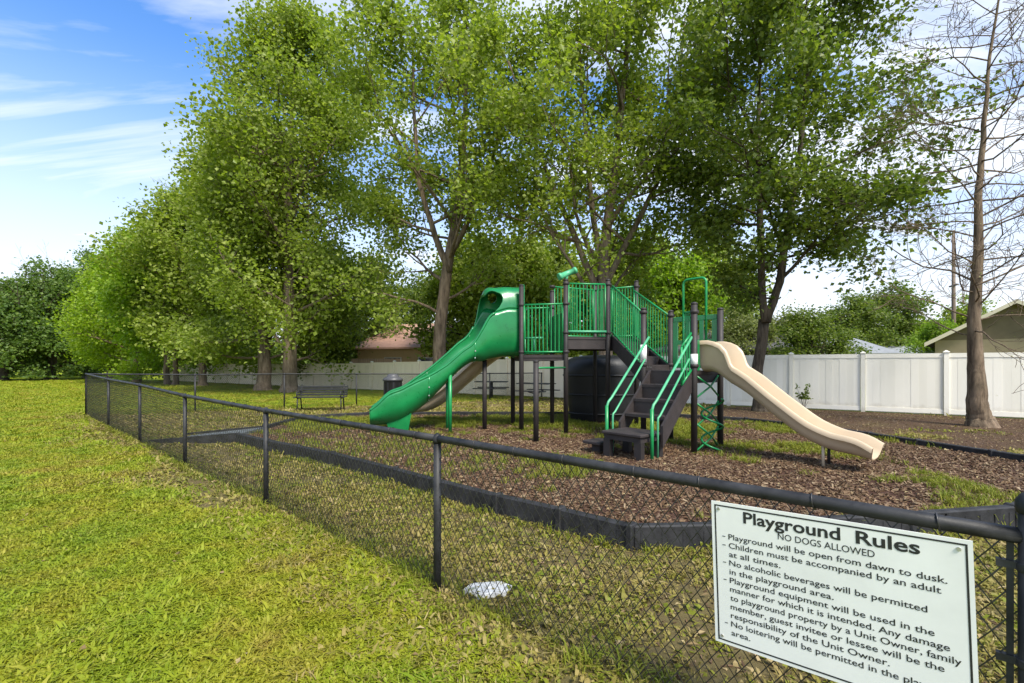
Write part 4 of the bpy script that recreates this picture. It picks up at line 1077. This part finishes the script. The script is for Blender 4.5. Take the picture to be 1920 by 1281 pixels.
# bare tree at the right
b = P(1846, 801); bare = empty('bare_tree', b, 'tall bare tree with flared brown trunk and thin leafless branches at right', 'tree')
mb, an = grow(31, [[(0, 0, -0.15, 0.3478), (0, 0, 0.05, 0.296), (0, 0, 0.18, 0.2553), (0, 0, 0.4, 0.2183), (-0.01, 0, 0.9, 0.185), (0, 0, 1.6, 0.1539), (0.01, 0, 2.6, 0.1295), (0.03, 0, 4, 0.1036), (0.08, 0, 5.2, 0.0814), (0.18, 0, 7, 0.0555), (0.28, 0, 8.5, 0.037), (0.55, 0, 10.5, 0.0207), (0.8, 0, 13, 0.0059)]],
    (2.2, 13.2, [(0, 2.5), (.12, 3.2), (.35, 3.0), (.6, 2.2), (.85, 1.3), (1, .3)], (0, 0)), 84, 0, 0, el=(-6, 34), sub=8, twig=6, droop=.03, limb_r=.024, wob=.17, tip_r=.005)
link_mesh('trunk', mb.mesh('trunk', M['bark_red']), bare)
V, Fq = leaves(77, an, 900, .05, .12); link_mesh('buds', fast_mesh('buds', V, Fq, M['leaf_pale']), bare)

# trees and shrubs beyond the white fence: four shapes, copied with their own size and turn
def proto(seed, lm, h, w, n, leaf, spread=.35):
    mb, an = grow(seed, [flare(.16, 0, 0, (0, 0, 1.2, .15), (.1, 0, h * .5, .1), (0, 0, h * .92, .03))], (h * .10, h, [(0, w * .8), (.2, w), (.5, w * .95), (.8, w * .6), (1, w * .15)], (0, 0)), 30, n, leaf, el=(0, 55), sub=5, twig=3)
    V, Fq = leaves(seed + 5, an, n, leaf, spread)
    return mb.mesh('trunk', M['bark_dark']), fast_mesh('crown', V, Fq, M[lm])
PR = [proto(41, 'leaf_dark', 7, 3.0, 15000, .20), proto(42, 'leaf_syc', 7, 3.0, 15000, .20), proto(43, 'leaf_bright', 6, 2.8, 14000, .19), proto(44, 'leaf_pale', 6, 2.8, 13000, .18)]
BGT = [(430, 40, 0, 1.0, 'shadowed dark tree behind the fence left of the stout trunks'), (610, 33, 0, .85, 'dark shrub-like tree behind the white fence above the bench'), (690, 38, 0, 1.15, 'dark tree left of the pink roofed house'),
       (775, 44, 0, 1.25, 'dark tree rising behind the pink roofed house'), (880, 31, 1, 1.25, 'olive tree behind the green slide chute'), (965, 29, 1, 1.25, 'olive tree behind the hood side of the middle deck'),
       (1040, 34, 1, 1.45, 'leafy tree behind the telescope post'), (1180, 31, 1, 1.3, 'leafy tree behind the stair bridge railings'), (1265, 28, 2, 1.15, 'bright green tree behind the entry arch'),
       (1330, 34, 1, 1.3, 'leafy tree between the entry arch and the forked tree'), (1392, 24, 3, .62, 'small pale yellow-green tree left of the forked trunk'), (1478, 24, 3, .60, 'pale blossoming shrub right of the forked trunk'),
       (1524, 20, 0, .52, 'dark olive shrub leaning over the white fence'), (1600, 42, 0, 1.0, 'dark green tree behind the pale green roof'), (1660, 46, 0, 1.25, 'tallest dark green tree behind the grey roof'),
       (1722, 44, 2, .9, 'bright green tree right of the grey roof'), (1760, 34, 2, .68, 'bright green shrub beside the brown gabled house'), (1815, 42, 1, .95, 'olive tree behind the brown gable near the bare trunk'), (1900, 46, 2, 1.0, 'green tree behind the ridge of the brown gable')]
for k, (x, Z, pi, s, lab) in enumerate(BGT):
    b = at(x, Z); t = empty('leafy_tree', b, lab, 'tree', 'trees beyond the white fence'); t.rotation_euler = (0, 0, k * 1.7); t.scale = (s * random.uniform(.9, 1.15), s * random.uniform(.9, 1.15), s * random.uniform(.92, 1.05))
    for nm, me in (('trunk', PR[pi][0]), ('crown', PR[pi][1])):
        o = bpy.data.objects.new(nm, me); COL.objects.link(o); o.parent = t
# far-off wood closing the view
r_ = np.random.default_rng(91); cs = []
for k in range(230):
    a_ = R(-62 + 124 * k / 229 + r_.uniform(-.4, .4)); D = r_.uniform(85, 105); h = r_.uniform(4, 8.5)
    m_ = 260; cs.append(np.stack([math.sin(a_) * D + r_.normal(0, 1.9, m_), math.cos(a_) * D + r_.normal(0, 1.9, m_), np.abs(r_.beta(2, 1.6, m_)) * h + .2], 1))
cs = np.concatenate(cs); V, Fq = leaves(92, cs, len(cs), .85, .2)
tag(link_mesh('treeline', fast_mesh('treeline', V, Fq, M['leaf_dark'])), kind='stuff')

# small weed against the white fence
wp = at(1508, 15.9); wd = empty('weed_plant', wp, 'small dark upright weed growing against the white fence', 'plant')
r_ = np.random.default_rng(5); st_ = MB(); lv = []
for k in range(9):
    a_ = r_.uniform(0, 6.28); hh = r_.uniform(.3, .85); q = Vector((math.cos(a_) * .28 * r_.random(), math.sin(a_) * .2 * r_.random(), hh)); st_.tube([wp, wp + q * .5 + Vector((0, 0, .04)), wp + q], [.008, .006, .003], 4, False)
    for j in range(6): lv.append(q * (.4 + .12 * j))
st_.build('stem', M['bark_dark'], wd); V, Fq = leaves(8, np.array([list(q) for q in lv]), 160, .09, .04); link_mesh('leaves', fast_mesh('leaves', V, Fq, M['leaf_dark']), wd)

# ------------------------------------------------------------------ houses and utility pole beyond the fence
def gable_house(name, label, c, w, dpt, eave, ridge, rz, wm, rm, over=.35, windows=(), hip=0.0, gable_m=None):
    """front gable wall faces local -y; ridge along local y; hip > 0 turns the ridge along x with hipped ends"""
    t = empty(name, c, label, 'house'); Rz = Matrix.Rotation(rz, 3, 'Z')
    def W(x, y, z): return c + Rz @ Vector((x, y, z))
    hw, hd = w / 2, dpt / 2
    mb = MB(); mb.add([W(-hw, -hd, 0), W(hw, -hd, 0), W(hw, hd, 0), W(-hw, hd, 0), W(-hw, -hd, eave), W(hw, -hd, eave), W(hw, hd, eave), W(-hw, hd, eave)], [(0, 1, 5, 4), (1, 2, 6, 5), (2, 3, 7, 6), (3, 0, 4, 7)])
    mb.build('wall', M[wm], t)
    ew, ed = hw + over, hd + over; th = .12
    mb = MB()
    if hip:
        lo = [W(-ew, -ed, eave), W(ew, -ed, eave), W(ew, ed, eave), W(-ew, ed, eave)]; up = [W(-ew + hip, 0, ridge), W(ew - hip, 0, ridge)]
        vs = lo + [p - Vector((0, 0, th)) for p in lo] + up
        mb.add(vs, [(0, 1, 9, 8), (1, 2, 9), (2, 3, 8, 9), (3, 0, 8), (4, 5, 1, 0), (5, 6, 2, 1), (6, 7, 3, 2), (7, 4, 0, 3), (7, 6, 5, 4)])
        mb.build('roof', M[rm], t)
    else:
        sl = (ridge - eave) / hw; ze = eave - over * sl
        for s in (-1, 1):
            vs = [W(s * ew, -ed, ze), W(0, -ed, ridge), W(0, ed, ridge), W(s * ew, ed, ze)]; vs = vs + [p + Vector((0, 0, th)) for p in vs]
            mb.add(vs, [(0, 1, 2, 3), (7, 6, 5, 4), (0, 4, 5, 1), (2, 6, 7, 3), (0, 3, 7, 4)])
        mb.build('roof', M[rm], t)
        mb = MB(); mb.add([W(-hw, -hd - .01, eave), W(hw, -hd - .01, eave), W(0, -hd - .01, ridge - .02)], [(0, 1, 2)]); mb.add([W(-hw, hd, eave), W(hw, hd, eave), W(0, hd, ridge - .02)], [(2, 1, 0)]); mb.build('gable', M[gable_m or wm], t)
        mb = MB()
        for s in (-1, 1):
            vs = [W(s * ew, -ed - .03, ze - .10), W(0, -ed - .03, ridge - .08), W(0, -ed - .03, ridge + .14), W(s * ew, -ed - .03, ze + .13)]
            vs = vs + [p + Rz @ Vector((0, .028, 0)) for p in vs]; mb.add(vs, [(0, 1, 2, 3), (7, 6, 5, 4), (0, 4, 5, 1), (2, 6, 7, 3), (0, 3, 7, 4)])
        mb.build('fascia', M['trim'], t)
    for (x, z, ww, wh) in windows:
        p = W(x, -hd - .02, z); f = MB().box(p, (ww + .14, .05, wh + .14), rz).build('window', M['trim'], t)
        p2 = W(x, -hd - .05, z); MB().box(p2, (ww, .02, wh), rz).build('pane', M['glass'], f)
    return t
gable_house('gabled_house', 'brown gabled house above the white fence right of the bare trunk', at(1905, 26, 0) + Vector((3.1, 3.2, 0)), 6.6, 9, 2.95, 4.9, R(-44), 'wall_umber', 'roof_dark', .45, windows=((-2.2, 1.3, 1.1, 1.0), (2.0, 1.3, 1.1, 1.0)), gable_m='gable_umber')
gable_house('hip_roof_house', 'tan house with pink-brown hipped roof behind the white fence left of the green slide', at(800, 37, 0), 7.6, 7, 2.75, 4.7, R(-14), 'wall_tan', 'roof_pink', .45, windows=((-1.0, 1.5, 1.2, 1.0), (1.6, 1.5, 1.2, 1.0)), hip=1.6)
gable_house('hip_roof_house', 'low house with dark roof behind the top of the short tan slide', at(1378, 26, 0), 6.5, 6, 2.3, 3.5, R(-30), 'wall_beige', 'roof_dark', .4, hip=2.2)
gable_house('hip_roof_house', 'low house with pale grey roof above the white fence beside the dark shrub', at(1572, 36, 0), 6.0, 7, 2.3, 3.5, R(-34), 'wall_beige', 'roof_grey', .4, hip=2.4)
gable_house('hip_roof_house', 'distant low house with slate grey roof in front of the tallest dark tree', at(1668, 40, 0), 6.5, 7, 2.2, 3.1, R(-34), 'wall_beige', 'roof_grey', .4, hip=1.5)
# weathered board fence beside the pink-roofed house
wf = empty('wooden_fence', at(705, 31.5), 'weathered brown board fence left of the pink roofed house', 'fence')
for k in range(22):
    c = at(660, 31.5) + Vector((.152 * k, -.02 * k, 0)); MB().box((c.x, c.y, .95 + random.uniform(-.02, .02)), (.14, .025, 1.95), -.13).build('board', M['wood'], wf)
up_ = at(1788, 40); po = empty('utility_pole', up_, 'wooden utility pole behind the bare tree branches', 'pole')
MB().tube([up_, up_ + Vector((0, 0, hgt(432, 40)))], [.17, .11], 10).build('shaft', M['pole'], po)
MB().box(up_ + Vector((0, 0, hgt(432, 40) - 4.6)), (1.3, .12, .12), R(70)).build('crossarm', M['pole'], po)

# ------------------------------------------------------------------ scattered grass, weeds and mulch chips
def blade_tuft(name, seed, n, h, w, lean, rad, m):
    r = np.random.default_rng(seed); V = []; Fc = []
    for k in range(n):
        a = r.uniform(0, 6.28); d = np.array([math.cos(a), math.sin(a), 0]); s = np.array([-d[1], d[0], 0]) * w * r.uniform(.6, 1.3)
        b = np.array([r.normal(0, rad), r.normal(0, rad), -.004]); hh = h * r.uniform(.45, 1.25); ln = lean * r.uniform(.3, 1.4)
        m1 = b + d * ln * hh * .45 + np.array([0, 0, hh * .62]); t = b + d * ln * hh * 1.1 + np.array([0, 0, hh * (1.0 - .35 * min(1, ln))])
        i = len(V); V += [b - s * .5, b + s * .5, m1 + s * .45, m1 - s * .45, t]; Fc += [(i, i + 1, i + 2, i + 3), (i + 3, i + 2, i + 4)]
    me = bpy.data.meshes.new(name); me.from_pydata([tuple(v) for v in V], [], Fc); me.materials.append(m); me.update()
    return bpy.data.objects.new(name, me)
def chip(name, seed, m):
    r = np.random.default_rng(seed); mb = MB(); L, W_, T = r.uniform(.03, .085), r.uniform(.009, .020), r.uniform(.005, .010)
    mb.box((0, 0, .004), (L, W_, T)); v = [tuple(np.array(p) + r.normal(0, .003, 3)) for p in mb.v]; mb.v = v
    return bpy.data.objects.new(name, mb.mesh(name, m))
def scatter(name, pts, rot, scl, protos, label=None):
    c = bpy.data.collections.new(name + '_kinds')
    for o in protos: c.objects.link(o)
    me = bpy.data.meshes.new(name); me.vertices.add(len(pts)); me.vertices.foreach_set('co', np.asarray(pts, np.float32).ravel())
    at_ = me.attributes.new('rot', 'FLOAT_VECTOR', 'POINT'); at_.data.foreach_set('vector', np.asarray(rot, np.float32).ravel())
    at_ = me.attributes.new('scl', 'FLOAT', 'POINT'); at_.data.foreach_set('value', np.asarray(scl, np.float32))
    at_ = me.attributes.new('pick', 'INT', 'POINT'); at_.data.foreach_set('value', rng.integers(0, len(protos), len(pts)).astype(np.int32))
    o = link_mesh(name, me); tag(o, kind='stuff')
    ng = bpy.data.node_groups.new(name, 'GeometryNodeTree'); ng.interface.new_socket('Geometry', in_out='INPUT', socket_type='NodeSocketGeometry'); ng.interface.new_socket('Geometry', in_out='OUTPUT', socket_type='NodeSocketGeometry')
    N = ng.nodes; Lk = ng.links; gi = N.new('NodeGroupInput'); go = N.new('NodeGroupOutput'); ip = N.new('GeometryNodeInstanceOnPoints'); ci = N.new('GeometryNodeCollectionInfo')
    ci.inputs['Collection'].default_value = c; ci.inputs['Separate Children'].default_value = True; ci.inputs['Reset Children'].default_value = True
    def attr(nm, ty): a = N.new('GeometryNodeInputNamedAttribute'); a.data_type = ty; a.inputs['Name'].default_value = nm; return a
    a1, a2, a3 = attr('rot', 'FLOAT_VECTOR'), attr('scl', 'FLOAT'), attr('pick', 'INT')
    er = N.new('FunctionNodeEulerToRotation'); Lk.new(a1.outputs['Attribute'], er.inputs[0])
    Lk.new(gi.outputs[0], ip.inputs['Points']); Lk.new(ci.outputs[0], ip.inputs['Instance']); ip.inputs['Pick Instance'].default_value = True
    Lk.new(a3.outputs['Attribute'], ip.inputs['Instance Index']); Lk.new(er.outputs[0], ip.inputs['Rotation']); Lk.new(a2.outputs['Attribute'], ip.inputs['Scale']); Lk.new(ip.outputs[0], go.inputs[0])
    o.modifiers.new('scatter', 'NODES').node_group = ng
    return o
def rand_rot(n, tilt): 
    return np.stack([rng.normal(0, tilt, n), rng.normal(0, tilt, n), rng.uniform(0, 6.28, n)], 1)
fence_poly = [(3.6, -.6)] + [(p[0], p[1]) for p in FR[0:]] + [(q[0], q[1]) for q in BK[1:]] + [(20, vinyl_y(20)), (26, 5), (12, -2)]
LAWNP = [blade_tuft('lawn_tuft', s, 14, .034, .0085, 1.1, .034, M['blade_lawn']) for s in (1, 2)] + [blade_tuft('lawn_leaf', s, 12, .024, .0125, 1.5, .038, M['blade_lawn']) for s in (4, 5)]
def sample(n, x0, x1, y0, y1):
    return rng.uniform(x0, x1, n), rng.uniform(y0, y1, n)
def in_view(x, y, m=1.6): return (np.abs(x) < y * 1.085 + m) & (y > .6)
# lawn on the camera side, denser towards the camera
xs, ys, ss = [], [], []
for (x0, x1, y0, y1, dens, s) in ((-6, 3.2, .8, 5, 1700, 1.0), (-10, 0, 5, 9, 700, 1.25), (-18, -3, 9, 16, 150, 1.7), (-38, -10, 16, 30, 36, 2.3), (-60, -12, 30, 48, 10, 3.0), (-11, 3, 14.5, 27, 40, 1.8)):
    n = int((x1 - x0) * (y1 - y0) * dens); x, y = sample(n, x0, x1, y0, y1)
    fd = fence_dist(x, y); k = in_view(x, y) & ((fd - .52 + (vnoise(x, y, 1.3) - .5) * 1.1 + (rng.random(n) - .5) * .5 > 0) | ((y > 14.2) & ~inside(dry_r, x, y)))
    k &= vnoise(x, y, 2.2) * .7 + rng.random(n) * .6 > .26
    xs.append(x[k]); ys.append(y[k]); ss.append(np.full(k.sum(), s) * rng.uniform(.6, 1.3, k.sum()) * (.75 + .5 * vnoise(x[k], y[k], 1.1)))
x, y, s = map(np.concatenate, (xs, ys, ss))
scatter('lawn_grass', np.stack([x, y, np.zeros_like(x)], 1), rand_rot(len(x), .12), s, LAWNP)
# thin weedy growth inside the fence
DRYP = [blade_tuft('dry_tuft', s, 10, .042, .0075, 1.2, .034, M['blade_dry']) for s in (11, 12)] + [blade_tuft('dry_leaf', s, 8, .028, .020, 1.6, .036, M['blade_dry']) for s in (13, 14)] + [blade_tuft('green_leaf', 15, 8, .03, .020, 1.5, .036, M['blade_weed'])]
xs, ys, ss = [], [], []
for (x0, x1, y0, y1, dens, s) in ((-3, 4.5, .6, 6, 620, .95), (-9, 9, 5, 11, 210, 1.2), (-14, 14, 10, 17, 80, 1.6), (-8, 12, 16, 24, 24, 2.0)):
    n = int((x1 - x0) * (y1 - y0) * dens); x, y = sample(n, x0, x1, y0, y1)
    fd = fence_dist(x, y); k = in_view(x, y) & (inside(dry_r, x, y) | ((fd > 0) & (fd - .50 + (vnoise(x, y, 1.3) - .5) * 1.1 + (rng.random(n) - .5) * .5 < .25))) & ~inside(BORDER, x, y) & (y < vinyl_y(x) - .1)
    k &= (vnoise(x, y, 1.6) * .8 + rng.random(n) * .5 > .46) & (~inside(SOIL, x, y) | (vnoise(x, y, 1.1) + rng.random(n) * .3 > .98))
    xs.append(x[k]); ys.append(y[k]); ss.append(np.full(k.sum(), s) * rng.uniform(.5, 1.35, k.sum()))
x, y, s = map(np.concatenate, (xs, ys, ss))
scatter('dry_grass', np.stack([x, y, np.full_like(x, .004)], 1), rand_rot(len(x), .2), s, DRYP)
# taller weeds along fence feet, border and in the mulch
WEEDP = [blade_tuft('weed_tuft', s, 14, .11, .009, .9, .035, M['blade_weed']) for s in (21, 22, 23)]
n = 60000; x, y = sample(n, -6, 8, 3.8, 13.6); k = inside(BORDER, x, y) & (vnoise(x, y, .75) * .75 + vnoise(x, y, 2.6) * .45 + rng.random(n) * .25 > np.interp(y, [4, 7, 8.6, 12], [.97, .93, .78, .66])) & ((y < 13.3)) & (rng.random(n) < .6) & ((x > .2) | (y > 9.8) | (rng.random(n) < .25))
x, y = x[k], y[k]; z = MULCH_Z + (vnoise(x, y, 1.2) - .5) * .05
bx, by = [], []
for i in range(len(BORDER)):
    a = np.array(BORDER[i]); b = np.array(BORDER[(i + 1) % len(BORDER)]); L = np.linalg.norm(b - a); m_ = int(L * 22); t = rng.random(m_); nn = np.array([-(b - a)[1], (b - a)[0]]) / L
    off = (np.abs(rng.normal(0, .10, m_)) + .06) ; q = a + (b - a) * t[:, None] + nn * off[:, None] * 1.0; bx.append(q[:, 0]); by.append(q[:, 1])
bx, by = np.concatenate(bx), np.concatenate(by); kk = ~inside(BORDER, bx, by) & (rng.random(len(bx)) < .75)
fx, fy = [], []
for i in range(len(FR) - 1):
    a = np.array(FR[i][:2]); b = np.array(FR[i + 1][:2]); m_ = int(np.linalg.norm(b - a) * 26); t = rng.random(m_); q = a + (b - a) * t[:, None] + rng.normal(0, .09, (m_, 2)); fx.append(q[:, 0]); fy.append(q[:, 1])
X_ = np.concatenate([x, bx[kk]] + fx); Y_ = np.concatenate([y, by[kk]] + fy); Z_ = np.concatenate([z, np.zeros(kk.sum()), np.zeros(sum(map(len, fx)))])
scatter('weeds', np.stack([X_, Y_, Z_], 1), rand_rot(len(X_), .15), rng.uniform(.4, 1.05, len(X_)), WEEDP)
CH = [chip('mulch_chip', s, M['chip']) for s in range(31, 37)]
n = 105000; x, y = sample(n, -6, 8, 3.8, 13.6); k = inside(BORDER, x, y) & (rng.random(n) < np.clip(7.0 / y, .35, 1)); x, y = x[k], y[k]
z = MULCH_Z + (vnoise(x, y, 1.2) - .5) * .05 + (vnoise(x, y, 4) - .5) * .025 + rng.uniform(0, .012, len(x))
x2, y2 = sample(9000, -3, 5, 1, 9); k = inside(dry_r, x2, y2) & ~inside(BORDER, x2, y2); x2, y2 = x2[k], y2[k]
x3, y3 = sample(6000, 5, 15, 6, 16); k = inside(dry_r, x3, y3) & ~inside(BORDER, x3, y3) & (y3 < vinyl_y(x3) - .1); x3, y3 = x3[k], y3[k]
pz = np.stack([np.concatenate([x, x2, x3]), np.concatenate([y, y2, y3]), np.concatenate([z, np.full(len(x2), .008), np.full(len(x3), .008)])], 1)
sc_ = np.concatenate([rng.uniform(.6, 1.25, len(x)), rng.uniform(.3, .7, len(x2)), rng.uniform(.5, 1.1, len(x3))])
scatter('mulch_chips', pz, rand_rot(len(pz), .35), sc_, CH)
M['litter'] = inst_mat('fallen_leaf', [(.0, (.09, .055, .03)), (.5, (.24, .16, .07)), (1, (.46, .38, .20))], [(.3, (.14, .09, .045)), (.7, (.32, .25, .10))], 2, .2, .3)
def litter_leaf(seed):
    r = np.random.default_rng(seed); w = r.uniform(.018, .03); L = r.uniform(.035, .06)
    me = bpy.data.meshes.new('fallen_leaf'); me.from_pydata([(-L / 2, 0, .002), (-L * .1, -w / 2, .010), (L / 2, 0, .004), (-L * .05, w / 2, .012), (0, 0, .003)], [], [(0, 1, 4), (1, 2, 4), (2, 3, 4), (3, 0, 4)]); me.materials.append(M['litter']); return bpy.data.objects.new('fallen_leaf', me)
x, y = sample(16000, -12, 14, 1.2, 17); k = in_view(x, y) & (y < vinyl_y(x) - .1) & (rng.random(len(x)) < np.where(inside(SOIL, x, y), 1.0, np.where(inside(BORDER, x, y), .35, np.where(inside(dry_r, x, y), .45, .10))))
x, y = x[k], y[k]; z = np.where(inside(BORDER, x, y), MULCH_Z + .03, np.where(inside(SOIL, x, y), .012, .022))
scatter('fallen_leaves', np.stack([x, y, z], 1), rand_rot(len(x), .3), rng.uniform(.6, 1.3, len(x)), [litter_leaf(q) for q in (51, 52, 53)])
print('script done; objects', len(scene.objects))
